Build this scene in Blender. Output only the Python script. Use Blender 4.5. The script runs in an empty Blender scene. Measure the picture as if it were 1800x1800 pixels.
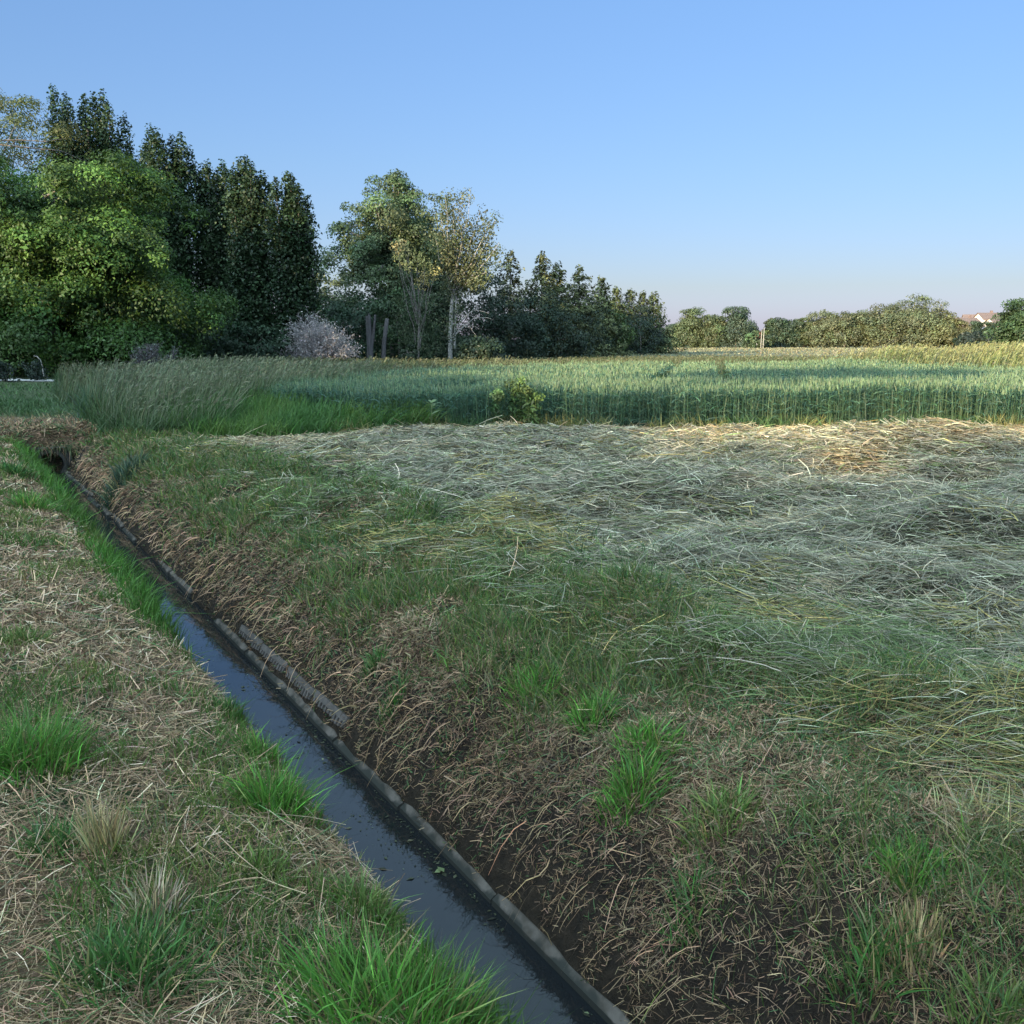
import bpy, math, numpy as np
from math import radians, sin, cos, pi

S = bpy.context.scene
C = S.collection
rng = np.random.default_rng(11)

# ------------------------------------------------------------------ camera
PITCH = radians(9.46)
EYE = 1.6
cam = bpy.data.cameras.new('camera')
cam.lens = 36.0
cam.sensor_width = 36.0
cam.clip_start = 0.05
cam.clip_end = 6000
co = bpy.data.objects.new('camera', cam)
co.location = (0, 0, EYE)
co.rotation_euler = (pi / 2 - PITCH, 0, 0)
C.objects.link(co)
S.camera = co

# ------------------------------------------------------------------ sky, sun, exposure
SUN_EL = radians(10.0)
SUN_DIR = np.array([-0.55, -0.835])
SUN_DIR = SUN_DIR / np.linalg.norm(SUN_DIR)
W = bpy.data.worlds.new('World')
S.world = W
W.use_nodes = True
nt = W.node_tree
bg = nt.nodes['Background']
sky = nt.nodes.new('ShaderNodeTexSky')
sky.sky_type = 'NISHITA'
sky.sun_disc = False
sky.sun_elevation = SUN_EL
sky.sun_rotation = math.atan2(SUN_DIR[0], SUN_DIR[1])
sky.air_density = 1.0
sky.dust_density = 0.4
sky.ozone_density = 2.0
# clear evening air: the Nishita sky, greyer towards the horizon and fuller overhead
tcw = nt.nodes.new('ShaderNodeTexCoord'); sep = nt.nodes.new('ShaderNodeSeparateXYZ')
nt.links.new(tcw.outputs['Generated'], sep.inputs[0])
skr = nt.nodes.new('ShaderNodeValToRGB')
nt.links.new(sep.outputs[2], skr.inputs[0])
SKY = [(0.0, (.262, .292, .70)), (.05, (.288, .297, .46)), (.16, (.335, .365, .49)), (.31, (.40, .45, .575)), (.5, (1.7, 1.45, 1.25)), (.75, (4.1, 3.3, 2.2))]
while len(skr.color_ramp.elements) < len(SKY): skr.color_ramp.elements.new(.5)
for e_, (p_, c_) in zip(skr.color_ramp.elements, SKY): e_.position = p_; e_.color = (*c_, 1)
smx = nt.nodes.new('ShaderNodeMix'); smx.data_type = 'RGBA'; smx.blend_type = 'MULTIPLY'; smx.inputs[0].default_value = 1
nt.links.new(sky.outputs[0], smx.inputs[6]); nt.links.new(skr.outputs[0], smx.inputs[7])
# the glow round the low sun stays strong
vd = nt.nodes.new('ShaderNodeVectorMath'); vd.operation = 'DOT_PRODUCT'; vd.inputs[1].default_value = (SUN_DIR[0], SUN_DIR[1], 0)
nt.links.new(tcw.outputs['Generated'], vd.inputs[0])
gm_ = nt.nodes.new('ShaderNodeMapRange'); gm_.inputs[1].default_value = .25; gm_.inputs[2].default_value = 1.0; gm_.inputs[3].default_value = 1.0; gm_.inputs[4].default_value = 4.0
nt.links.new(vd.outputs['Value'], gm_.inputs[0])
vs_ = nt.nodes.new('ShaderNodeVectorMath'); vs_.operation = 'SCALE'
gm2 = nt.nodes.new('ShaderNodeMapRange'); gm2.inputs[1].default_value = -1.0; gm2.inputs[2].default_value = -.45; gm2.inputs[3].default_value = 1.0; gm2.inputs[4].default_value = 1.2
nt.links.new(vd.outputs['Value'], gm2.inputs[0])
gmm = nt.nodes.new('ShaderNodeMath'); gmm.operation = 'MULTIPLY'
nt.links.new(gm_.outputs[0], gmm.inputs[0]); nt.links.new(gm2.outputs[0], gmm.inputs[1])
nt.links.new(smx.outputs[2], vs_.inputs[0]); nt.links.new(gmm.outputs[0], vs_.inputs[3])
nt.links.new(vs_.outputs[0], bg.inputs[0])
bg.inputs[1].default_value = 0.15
sl = bpy.data.lights.new('sun', 'SUN')
sl.energy = 5.0
sl.angle = radians(0.5)
sl.color = (1.0, 0.78, 0.49)
so = bpy.data.objects.new('sun', sl)
from mathutils import Vector
sv = Vector((SUN_DIR[0] * cos(SUN_EL), SUN_DIR[1] * cos(SUN_EL), sin(SUN_EL)))
so.rotation_euler = sv.to_track_quat('Z', 'Y').to_euler()
so.location = (-30, -10, 30)
C.objects.link(so)
S.view_settings.view_transform = 'Standard'
S.view_settings.look = 'None'
S.view_settings.exposure = 1.3
S.view_settings.gamma = 1.0
S.cycles.max_bounces = 6
S.cycles.diffuse_bounces = 3
S.cycles.glossy_bounces = 3
S.cycles.transmission_bounces = 3
S.cycles.transparent_max_bounces = 4

# ------------------------------------------------------------------ picture helpers (pixel of the 1800 px photograph -> a ray)
CP, SP = cos(PITCH), sin(PITCH)
def ray(px, py):
    x = (px - 900) / 1800; y = (900 - py) / 1800
    return x, CP + y * SP, -SP + y * CP
def at_Y(px, py, Y):
    x, dy, dz = ray(px, py); t = Y / dy
    return np.array([x * t, Y, EYE + dz * t])
def x_at(px, Y):
    return (px - 900) / 1800 * (Y * CP + EYE * SP * 0.5)
def z_at(py, Y):
    return at_Y(900, py, Y)[2]

# ------------------------------------------------------------------ noise
def _hash(ix, iy, seed):
    n = (ix * 374761393 + iy * 668265263 + seed * 982451653) & 0x7fffffff
    n = ((n ^ (n >> 13)) * 1274126177) & 0x7fffffff
    n = n ^ (n >> 16)
    return (n & 0xffff) / 65535.0
def noise(x, y, s=1.0, seed=0):
    x = np.asarray(x, float) / s + 100.0; y = np.asarray(y, float) / s + 100.0
    ix = np.floor(x).astype(np.int64); iy = np.floor(y).astype(np.int64)
    fx = x - ix; fy = y - iy
    fx = fx * fx * (3 - 2 * fx); fy = fy * fy * (3 - 2 * fy)
    a = _hash(ix, iy, seed); b = _hash(ix + 1, iy, seed)
    c = _hash(ix, iy + 1, seed); d = _hash(ix + 1, iy + 1, seed)
    return (a + (b - a) * fx) * (1 - fy) + (c + (d - c) * fx) * fy
def fbm(x, y, s=1.0, seed=0, o=3):
    t = 0; w = 0; a = 1.0
    for i in range(o):
        t = t + a * noise(x, y, s / 2 ** i, seed + 17 * i); w += a; a *= .5
    return t / w
def sstep(a, b, x):
    t = np.clip((np.asarray(x, float) - a) / (b - a), 0, 1)
    return t * t * (3 - 2 * t)
def mix(a, b, t):
    t = np.asarray(t)[..., None]
    return np.asarray(a) * (1 - t) + np.asarray(b) * t

# ------------------------------------------------------------------ the lie of the land: u across the ditch, v along it
CU, SU = cos(radians(29)), sin(radians(29))
def uv(X, Y):
    return CU * X + SU * Y, -SU * X + CU * Y
def xy(u, v):
    return CU * u - SU * v, SU * u + CU * v
ZW = -0.75
PU = np.array([-60, -2, 0.0, 0.35, 0.75, 1.02, 1.22, 1.33, 1.39, 1.45, 1.85, 1.885, 1.99, 2.13, 2.34, 2.65, 2.95, 3.3, 60])
PZ = np.array([0.0, 0.03, 0.0, -0.02, -0.085, -0.19, -0.34, -0.58, -0.80, -0.90, -0.90, -0.725, -0.53, -0.33, -0.14, -0.03, 0.0, 0.02, 0.02])
CULV = 20.3
WHEAT = [at_Y(*p)[:2] for p in ()]
def poly_in(X, Y, P):
    P = np.asarray(P); r = np.zeros(np.shape(X), bool); n = len(P)
    for i in range(n):
        x0, y0 = P[i]; x1, y1 = P[(i + 1) % n]
        c = ((y0 > Y) != (y1 > Y)) & (X < (x1 - x0) * (Y - y0) / (y1 - y0 + 1e-12) + x0)
        r ^= c
    return r
def hay_edge(v):                       # where the hay mat begins, in u
    return 2.85 + .5 * (fbm(v, v * 0 + 3.3, 1.6, 5) - .5) + .25 * sstep(9, 4.5, v)
def front_Y(X):                        # front edge of the standing crop
    return 18.75 + .45 * (fbm(X, X * 0, 2.5, 9) - .5) - 2.3 * sstep(-1.3, -4.2, X)
def hay_mask(X, Y):
    u, v = uv(X, Y)
    e = hay_edge(v)
    return sstep(e - .15, e + .35, u) * sstep(front_Y(X) + .2, front_Y(X) - .2, Y) * sstep(-7.5, -5.5, X)
def height(X, Y, fine=True):
    X = np.asarray(X, float); Y = np.asarray(Y, float)
    u, v = uv(X, Y)
    wob = .06 * (fbm(v, v * 0 + 7, 1.3, 21) - .5) * sstep(1.95, 2.1, u) + .10 * (fbm(v, v * 0 + 2, .9, 22) - .5) * sstep(1.3, 1.0, u) * sstep(.4, .8, u)
    z = np.interp(u + wob, PU, PZ)
    z = np.where(v > CULV - .1, z * (1 - sstep(CULV - .05, CULV + .5, v)) + 0.02 * sstep(CULV, CULV + 1, v), z)
    near = sstep(60, 25, np.abs(Y))
    onbank = sstep(1.95, 2.15, u) * sstep(3.2, 2.8, u)
    left = sstep(1.3, 1.15, u)
    z = z + near * (left * .06 * (fbm(X, Y, .55, 3) - .5) + onbank * (.24 * (fbm(X, Y, .5, 4) - .5) + .08 * (fbm(X, Y, .14, 14) - .5)))
    hm = hay_mask(X, Y)
    z = z + hm * sstep(.2, 2.6, front_Y(X) - Y) * (.03 + .44 * np.clip(fbm(X * .7, Y * 1.3, 1.7, 6) - .45, 0, 1) + .20 * (fbm(X, Y, .45, 7) - .4))
    z = z + hm * .28 * np.exp(-(((X - 4.9) / 1.3) ** 2 + ((Y - 13.0) / .7) ** 2)) + hm * .30 * np.exp(-(((X - 3.6) / .8) ** 2 + ((Y - 7.6) / .6) ** 2)) + hm * .22 * np.exp(-(((X - 1.6) / .8) ** 2 + ((Y - 9.6) / .5) ** 2)) + hm * .2 * np.exp(-(((X - 3.0) / .9) ** 2 + ((Y - 6.0) / .4) ** 2)) + hm * .18 * np.exp(-(((X + .3) / 1.0) ** 2 + ((Y - 12.3) / .6) ** 2))
    far = sstep(25, 60, Y)
    z = z + far * .25 * (fbm(X, Y, 22, 8) - .5)
    # low mound with rough grass at the right
    z = z + .75 * np.exp(-(((X - 21.5) / 5.0) ** 2 + ((Y - 41) / 6.0) ** 2)) + .3 * np.exp(-(((X - 15.5) / 1.8) ** 2 + ((Y - 44) / 4.0) ** 2))
    return z
def hit(px, py, z0=None):              # first point of the ground along a ray
    x, dy, dz = ray(px, py)
    t = np.linspace(1.5, 60, 9000)
    zz = EYE + dz * t - height(x * t, dy * t)
    i = int(np.argmax(zz < 0))
    t = t[i]
    return np.array([x * t, dy * t, float(height(x * t, dy * t))])

# ------------------------------------------------------------------ linking and tagging
def tag(o, label=None, cat=None, group=None, kind=None):
    if label: o['label'] = label
    if cat: o['category'] = cat
    if group: o['group'] = group
    if kind: o['kind'] = kind
    return o
def empty(name, loc, label, cat, group=None):
    o = bpy.data.objects.new(name, None); C.objects.link(o)
    o.location = loc; o.empty_display_size = .3
    return tag(o, label, cat, group)
def mesh(name, V, F, mat, parent=None, col=None, smooth=False, quads=True):
    me = bpy.data.meshes.new(name)
    V = np.ascontiguousarray(V, dtype=np.float32)
    if isinstance(F, np.ndarray):
        k = F.shape[1]; nf = len(F)
        me.vertices.add(len(V)); me.vertices.foreach_set('co', V.ravel())
        me.loops.add(nf * k); me.loops.foreach_set('vertex_index', np.ascontiguousarray(F, dtype=np.int32).ravel())
        me.polygons.add(nf)
        me.polygons.foreach_set('loop_start', np.arange(0, nf * k, k, dtype=np.int32))
        me.polygons.foreach_set('loop_total', np.full(nf, k, dtype=np.int32))
        me.update(calc_edges=True)
    else:
        me.from_pydata([tuple(map(float, p)) for p in V], [], F)
        me.update()
    if col is not None:
        a = me.color_attributes.new('col', 'FLOAT_COLOR', 'POINT')
        c4 = np.ones((len(V), 4), np.float32); c4[:, :3] = col
        a.data.foreach_set('color', c4.ravel())
    if smooth:
        me.polygons.foreach_set('use_smooth', np.ones(len(me.polygons), bool))
    me.materials.append(mat)
    o = bpy.data.objects.new(name, me); C.objects.link(o)
    if parent is not None: o.parent = parent
    return o
def copy_tree(o, parent=None):
    c = o.copy(); C.objects.link(c)
    if parent is not None: c.parent = parent
    for ch in list(o.children): copy_tree(ch, c)
    return c

# ------------------------------------------------------------------ materials
def new_mat(name):
    m = bpy.data.materials.new(name); m.use_nodes = True
    return m, m.node_tree, m.node_tree.nodes['Principled BSDF']
def leafy(name, trans=.3, rough=.55, spec=.3, tint=(1, 1, 1)):
    m, t, b = new_mat(name)
    a = t.nodes.new('ShaderNodeAttribute'); a.attribute_name = 'col'
    mx = t.nodes.new('ShaderNodeMix'); mx.data_type = 'RGBA'; mx.blend_type = 'MULTIPLY'; mx.inputs[0].default_value = 1
    mx.inputs[7].default_value = (*tint, 1)
    t.links.new(a.outputs['Color'], mx.inputs[6])
    t.links.new(mx.outputs[2], b.inputs['Base Color'])
    b.inputs['Roughness'].default_value = rough
    b.inputs['Specular IOR Level'].default_value = spec
    if trans > 0:
        tr = t.nodes.new('ShaderNodeBsdfTranslucent')
        t.links.new(mx.outputs[2], tr.inputs['Color'])
        ms = t.nodes.new('ShaderNodeMixShader'); ms.inputs[0].default_value = trans
        t.links.new(b.outputs[0], ms.inputs[1]); t.links.new(tr.outputs[0], ms.inputs[2])
        t.links.new(ms.outputs[0], t.nodes['Material Output'].inputs['Surface'])
    return m
def rough_mat(name, c0, c1, scale, rough=.85, bump=.3, stretch=(1, 1, 1), attr=False, dist=.02):
    m, t, b = new_mat(name)
    tc = t.nodes.new('ShaderNodeTexCoord'); mp = t.nodes.new('ShaderNodeMapping')
    mp.inputs['Scale'].default_value = stretch
    t.links.new(tc.outputs['Object'], mp.inputs[0])
    n = t.nodes.new('ShaderNodeTexNoise'); n.inputs['Scale'].default_value = scale; n.inputs['Detail'].default_value = 10
    n.inputs['Roughness'].default_value = .68
    t.links.new(mp.outputs[0], n.inputs['Vector'])
    r = t.nodes.new('ShaderNodeValToRGB')
    r.color_ramp.elements[0].position = .3; r.color_ramp.elements[1].position = .7
    r.color_ramp.elements[0].color = (*c0, 1); r.color_ramp.elements[1].color = (*c1, 1)
    t.links.new(n.outputs[0], r.inputs[0])
    src = r.outputs[0]
    if attr:
        a = t.nodes.new('ShaderNodeAttribute'); a.attribute_name = 'col'
        mx = t.nodes.new('ShaderNodeMix'); mx.data_type = 'RGBA'; mx.blend_type = 'MULTIPLY'; mx.inputs[0].default_value = 1
        t.links.new(a.outputs['Color'], mx.inputs[6]); t.links.new(src, mx.inputs[7]); src = mx.outputs[2]
    t.links.new(src, b.inputs['Base Color'])
    b.inputs['Roughness'].default_value = rough
    b.inputs['Specular IOR Level'].default_value = .25
    bp = t.nodes.new('ShaderNodeBump'); bp.inputs['Strength'].default_value = bump; bp.inputs['Distance'].default_value = dist
    t.links.new(n.outputs[0], bp.inputs['Height']); t.links.new(bp.outputs[0], b.inputs['Normal'])
    return m
M_GROUND = rough_mat('earth', (.4, .4, .4), (1.5, 1.42, 1.35), 22, .95, 1.0, attr=True, dist=.06)
M_BLADE = leafy('grass blade', .3, .5, .3)
M_STRAW = leafy('dry straw', .12, .6, .25)
M_LEAF = leafy('leaf', .32, .5, .35)
M_NEEDLE = leafy('needles', .1, .6, .2)
M_BARK = rough_mat('bark', (.07, .06, .05), (.2, .18, .16), 6, .9, .8, (1, 1, .25))
M_PALEBARK = rough_mat('pale bark', (.2, .185, .16), (.36, .34, .30), 5, .85, .5, (1, 1, .4))
M_GREYWOOD = rough_mat('weathered wood', (.04, .036, .034), (.11, .10, .098), 5, .9, .8, (2, 2, .2))
M_TWIG = rough_mat('grey twigs', (.2, .18, .175), (.36, .33, .32), 3, .9, .1)

# ------------------------------------------------------------------ blades and straws
def blades(P, D, L, Wd, B, col, segs=3, tip=0.0, base=1.0, side=None):
    """ribbons: root P, start direction D, length L, width Wd, bend vector B (n,3) (quadratic), colours (n,3)"""
    n = len(P); k = segs + 1
    t = np.linspace(0, 1, k)[None, :, None]
    L = np.asarray(L)[:, None, None]
    pts = P[:, None, :] + L * (D[:, None, :] * t + B[:, None, :] * t * t)
    if side is None:
        r = rng.normal(size=(n, 3)); side = np.cross(D, r)
    side = side / (np.linalg.norm(side, axis=1, keepdims=True) + 1e-9)
    w = np.interp(np.linspace(0, 1, k), [0, .45, 1], [base, 1, tip])
    off = side[:, None, :] * (np.asarray(Wd)[:, None, None] * .5 * w[None, :, None])
    V = np.stack([pts - off, pts + off], 2).reshape(n * k * 2, 3)
    i = np.arange(n)[:, None] * (2 * k) + np.arange(segs)[None, :] * 2
    F = np.stack([i, i + 1, i + 3, i + 2], -1).reshape(-1, 4)
    c = np.repeat(col, 2 * k, axis=0)
    return V, F, c
def join(parts):
    Vs, Fs, Cs, o = [], [], [], 0
    for V, F, c in parts:
        Vs.append(V); Fs.append(F + o); Cs.append(c); o += len(V)
    return np.concatenate(Vs), np.concatenate(Fs), np.concatenate(Cs)
def rnd(n, a, b):
    return rng.uniform(a, b, n)
def jit(col, n, v=.15, hue=.06):
    c = np.tile(np.asarray(col, float), (n, 1)) if np.ndim(col) == 1 else np.array(col, float)
    c = c * np.exp(rng.normal(0, v, (n, 1))) * np.exp(rng.normal(0, hue, (n, 3)))
    return np.clip(c, .004, .9)
def upright(n, lean=.25):
    a = rnd(n, 0, 2 * pi); l = np.abs(rng.normal(0, lean, n))
    d = np.stack([np.cos(a) * l, np.sin(a) * l, np.ones(n)], 1)
    return d / np.linalg.norm(d, axis=1, keepdims=True)
def grass_blades(P, L, col, width, lean=.3, bend=.45, segs=3, wind=(0, 0)):
    n = len(P); D = upright(n, lean)
    D[:, 0] += wind[0]; D[:, 1] += wind[1]
    h = D[:, :2] / (np.linalg.norm(D[:, :2], axis=1, keepdims=True) + 1e-6)
    b = bend * np.abs(rng.normal(.6, .5, n))
    B = np.concatenate([h * b[:, None], (-.45 * b)[:, None]], 1)
    return blades(P, D, L, width, B, col, segs)
def straws(P, ang, L, width, col, pitch=.16, curve=.25, segs=2, zup=0):
    n = len(P)
    pt = rng.normal(zup, pitch, n)
    D = np.stack([np.cos(ang) * np.cos(pt), np.sin(ang) * np.cos(pt), np.sin(pt)], 1)
    s = np.stack([-np.sin(ang), np.cos(ang), np.zeros(n)], 1)
    B = s * rng.normal(0, curve, n)[:, None]; B[:, 2] = -np.abs(rng.normal(0, .12, n)) * (np.abs(pt) > 0)
    side = s * .8 + np.array([0, 0, 1]) * rng.normal(0, .7, n)[:, None]
    Q = P - D * (L * .5)[:, None]
    Q[:, 2] = np.maximum(Q[:, 2], P[:, 2] - .01)
    return blades(Q, D, L, width, B, col, segs, tip=.7, base=.8, side=side)
def scatter(y0, y1, dens, xa, xb):
    """points over the ground between depth y0 and y1, X from xa(Y) to xb(Y), dens(Y) per square metre"""
    out = []
    ys = np.linspace(y0, y1, max(2, int((y1 - y0) / .25)) + 1)
    for a, b in zip(ys[:-1], ys[1:]):
        m = (a + b) / 2; x0, x1 = xa(m), xb(m)
        if x1 <= x0: continue
        k = rng.poisson(dens(m) * (b - a) * (x1 - x0))
        if k: out.append(np.stack([rng.uniform(x0, x1, k), rng.uniform(a, b, k)], 1))
    return np.concatenate(out) if out else np.zeros((0, 2))
FL = lambda Y: -(.53 * Y + 1.8)
FR = lambda Y: .53 * Y + 2.6
def on_ground(xy_, dz=0.0):
    z = height(xy_[:, 0], xy_[:, 1])
    return np.concatenate([xy_, (z + dz)[:, None]], 1)

# ------------------------------------------------------------------ setting: ground and water
def axis(*segs):
    out = []
    for a, b, n in segs: out.append(np.linspace(a, b, n, endpoint=False))
    return np.concatenate(out)
def geo(a, b, n):
    return np.geomspace(a, b, n)
us = np.concatenate([-geo(3000, 12, 26), np.linspace(-11.5, -1, 60), np.linspace(-.95, 4.5, 170), np.linspace(4.6, 22, 140), geo(22.5, 3000, 60)])
vs = np.concatenate([-geo(3000, 8, 24), np.linspace(-7.5, .8, 40), np.linspace(.85, 12, 190), np.linspace(12.08, 25, 140), geo(25.4, 3000, 90)])
U, Vv = np.meshgrid(us, vs)
GX, GY = xy(U, Vv)
GZ = height(GX, GY)
nu, nv = len(us), len(vs)
idx = np.arange(nu * nv).reshape(nv, nu)
F = np.stack([idx[:-1, :-1], idx[:-1, 1:], idx[1:, 1:], idx[1:, :-1]], -1).reshape(-1, 4)
X, Y, Z, u, v = GX.ravel(), GY.ravel(), GZ.ravel(), U.ravel(), Vv.ravel()
SOIL = np.array([.038, .028, .018]); THATCH = np.array([.15, .105, .06]); HAY = np.array([.06, .058, .036])
GREEN = np.array([.035, .062, .02]); MEADOW = np.array([.05, .075, .03])
gc = np.tile(MEADOW, (len(X), 1))
gc = mix(gc, mix(THATCH, GREEN, sstep(.45, .6, fbm(X, Y, .5, 31))), sstep(1.5, 1.3, u) * sstep(30, 24, v))
bank = sstep(1.9, 1.95, u) * sstep(3.3, 2.9, u) * sstep(21, 20, v)
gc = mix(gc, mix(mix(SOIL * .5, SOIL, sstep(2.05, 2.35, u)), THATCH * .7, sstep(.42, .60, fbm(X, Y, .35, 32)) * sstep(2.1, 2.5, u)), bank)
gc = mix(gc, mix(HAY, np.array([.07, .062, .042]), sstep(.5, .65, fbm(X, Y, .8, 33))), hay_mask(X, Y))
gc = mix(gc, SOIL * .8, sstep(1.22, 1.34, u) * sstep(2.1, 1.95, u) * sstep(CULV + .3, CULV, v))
trk = sstep(20.2, 20.5, v) * sstep(24.0, 22.6, v) * sstep(2.8, 2.2, u)
gc = mix(gc, mix(SOIL * 2.2, THATCH * 1.1, fbm(X, Y, .6, 34)), trk)
wht = sstep(front_Y(X) - .3, front_Y(X), Y) * sstep(46, 42, Y) * sstep(-6, -4, X)
gc = mix(gc, SOIL * 1.6, wht)
gc = mix(gc, mix(np.array([.13, .145, .08]), np.array([.19, .18, .11]), fbm(X, Y * .3, 9, 140)), sstep(92, 100, Y) * sstep(2, 8, X) * sstep(420, 330, Y))
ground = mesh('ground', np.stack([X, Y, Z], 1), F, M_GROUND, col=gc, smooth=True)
tag(ground, kind='structure')

wm, wt, wb = new_mat('ditch water')
wb.inputs['Base Color'].default_value = (.012, .014, .016, 1)
wb.inputs['Roughness'].default_value = .03
wb.inputs['IOR'].default_value = 1.36
tc = wt.nodes.new('ShaderNodeTexCoord'); wn = wt.nodes.new('ShaderNodeTexNoise')
wn.inputs['Scale'].default_value = 7; wn.inputs['Detail'].default_value = 3
wt.links.new(tc.outputs['Object'], wn.inputs['Vector'])
bp = wt.nodes.new('ShaderNodeBump'); bp.inputs['Strength'].default_value = .05; bp.inputs['Distance'].default_value = .02
wt.links.new(wn.outputs[0], bp.inputs['Height']); wt.links.new(bp.outputs[0], wb.inputs['Normal'])
wv = np.linspace(-30, CULV + 2.4, 40)
Vw = [(*xy(a, b), ZW) for b in wv for a in (1.28, 2.05)]
Fw = np.array([[2 * i, 2 * i + 1, 2 * i + 3, 2 * i + 2] for i in range(len(wv) - 1)])
tag(mesh('water', np.array(Vw), Fw, wm), kind='structure')

# pale path crossing behind the walnut
pm = rough_mat('pale path', (.36, .35, .34), (.5, .49, .47), 3, .95, .3)
pp = []
for px in np.linspace(-260, 130, 24):
    for Yp in (41.8, 44.0):
        xx = x_at(px, Yp) ; pp.append((xx, Yp - .004 * (px), 0))
pp = np.array(pp); pp[:, 2] = height(pp[:, 0], pp[:, 1]) + .03
tag(mesh('path', pp, np.array([[2 * i, 2 * i + 2, 2 * i + 3, 2 * i + 1] for i in range(23)]), pm), kind='structure')

# ------------------------------------------------------------------ trees: tubes, leaves
def tubes(paths, sides=6):
    Vs, Fs, o = [], [], 0
    for pts, rad in paths:
        pts = np.asarray(pts, float); m = len(pts)
        d = np.gradient(pts, axis=0); d /= np.linalg.norm(d, axis=1, keepdims=True) + 1e-9
        ref = np.array([1.0, .1, 0]) if abs(d[0][2]) > .7 else np.array([0, 0, 1.0])
        a = np.cross(d, ref); a /= np.linalg.norm(a, axis=1, keepdims=True) + 1e-9
        b = np.cross(d, a)
        th = np.linspace(0, 2 * pi, sides, endpoint=False)
        ring = pts[:, None, :] + np.asarray(rad)[:, None, None] * (a[:, None, :] * np.cos(th)[None, :, None] + b[:, None, :] * np.sin(th)[None, :, None])
        Vs.append(ring.reshape(-1, 3))
        i = np.arange(m - 1)[:, None] * sides; j = np.arange(sides)[None, :]; j2 = (j + 1) % sides
        Fs.append(np.stack([i + j, i + j2, i + sides + j2, i + sides + j], -1).reshape(-1, 4) + o)
        o += m * sides
    return np.concatenate(Vs), np.concatenate(Fs)
def curve(a, b, sag=0.0, n=5, wob=0.0, up=0.0):
    a = np.asarray(a, float); b = np.asarray(b, float)
    t = np.linspace(0, 1, n)[:, None]
    p = a + (b - a) * t
    p[:, 2] += (sag * np.sin(pi * t[:, 0])) + up * (t[:, 0] ** 2 - t[:, 0])
    if wob: p[1:-1] += rng.normal(0, wob, (n - 2, 3))
    return p
def leaves(P, N, size, asp, col, fold=.25):
    n = len(P)
    N = N / (np.linalg.norm(N, axis=1, keepdims=True) + 1e-9)
    r = rng.normal(size=(n, 3)); r[:, 2] -= .5
    T = r - N * np.sum(r * N, 1, keepdims=True); T /= np.linalg.norm(T, axis=1, keepdims=True) + 1e-9
    B = np.cross(N, T)
    s = (np.asarray(size) * np.exp(rng.normal(0, .2, n)))[:, None]
    a = P - T * s * .5; c = P + T * s * .5 - N * s * fold * .4
    l = P + B * s * asp * .5 + N * s * fold * .3 - T * s * .06; q = P - B * s * asp * .5 + N * s * fold * .3 - T * s * .06
    V = np.stack([a, q, c, l], 1).reshape(-1, 3)
    return V, np.arange(4 * n).reshape(n, 4), np.repeat(col, 4, axis=0)
def clump_leaves(Cn, R, per, size, asp, col, vclump=.2, vleaf=.14, flat=.75, axis_c=None, up=.6, rand=.9, shell=.0, hue=.05, odir=None):
    k = len(Cn)
    per = np.maximum(1, (np.asarray(per) * np.ones(k)).astype(int))
    ci = np.repeat(np.arange(k), per); n = len(ci)
    g = rng.normal(size=(n, 3)); 
    rad = np.linalg.norm(g, axis=1, keepdims=True)
    g = g / rad * np.minimum(rad, 1.9) * .55
    g[:, 2] *= flat
    if odir is not None:
        d = g / (np.linalg.norm(g, axis=1, keepdims=True) + 1e-9) + odir[ci] * .75; d /= np.linalg.norm(d, axis=1, keepdims=True) + 1e-9
        g = d * (.45 + .6 * rng.uniform(size=(n, 1)) ** .7); g[:, 2] *= flat
    P = Cn[ci] + g * (np.asarray(R) * np.ones(k))[ci][:, None]
    N = g * 1.2 + rng.normal(size=(n, 3)) * rand * .6
    N[:, 2] += up
    if axis_c is not None:
        o = P - np.asarray(axis_c); o /= np.linalg.norm(o, axis=1, keepdims=True) + 1e-9
        N += o * .9
    cc = np.asarray(col)[None, :] * np.exp(rng.normal(0, vclump, (k, 1))) * np.exp(rng.normal(0, hue, (k, 3)))
    c = cc[ci] * np.exp(rng.normal(0, vleaf, (n, 1)))
    return leaves(P, N, np.full(n, size), asp, np.clip(c, .004, .8))
def sphere_dirs(k):
    d = rng.normal(size=(k, 3)); return d / np.linalg.norm(d, axis=1, keepdims=True)

def tree_obj(name, loc, label, cat, trunkVF, crownVFC, bark=None, leafm=None, group=None, crown_name='crown', extra=None):
    root = empty(name, loc, label, cat, group)
    if trunkVF is not None:
        mesh('trunk', trunkVF[0], trunkVF[1], bark or M_BARK, root, smooth=True)
    if crownVFC is not None:
        mesh(crown_name, crownVFC[0], crownVFC[1], leafm or M_LEAF, root, col=crownVFC[2])
    return root

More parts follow.
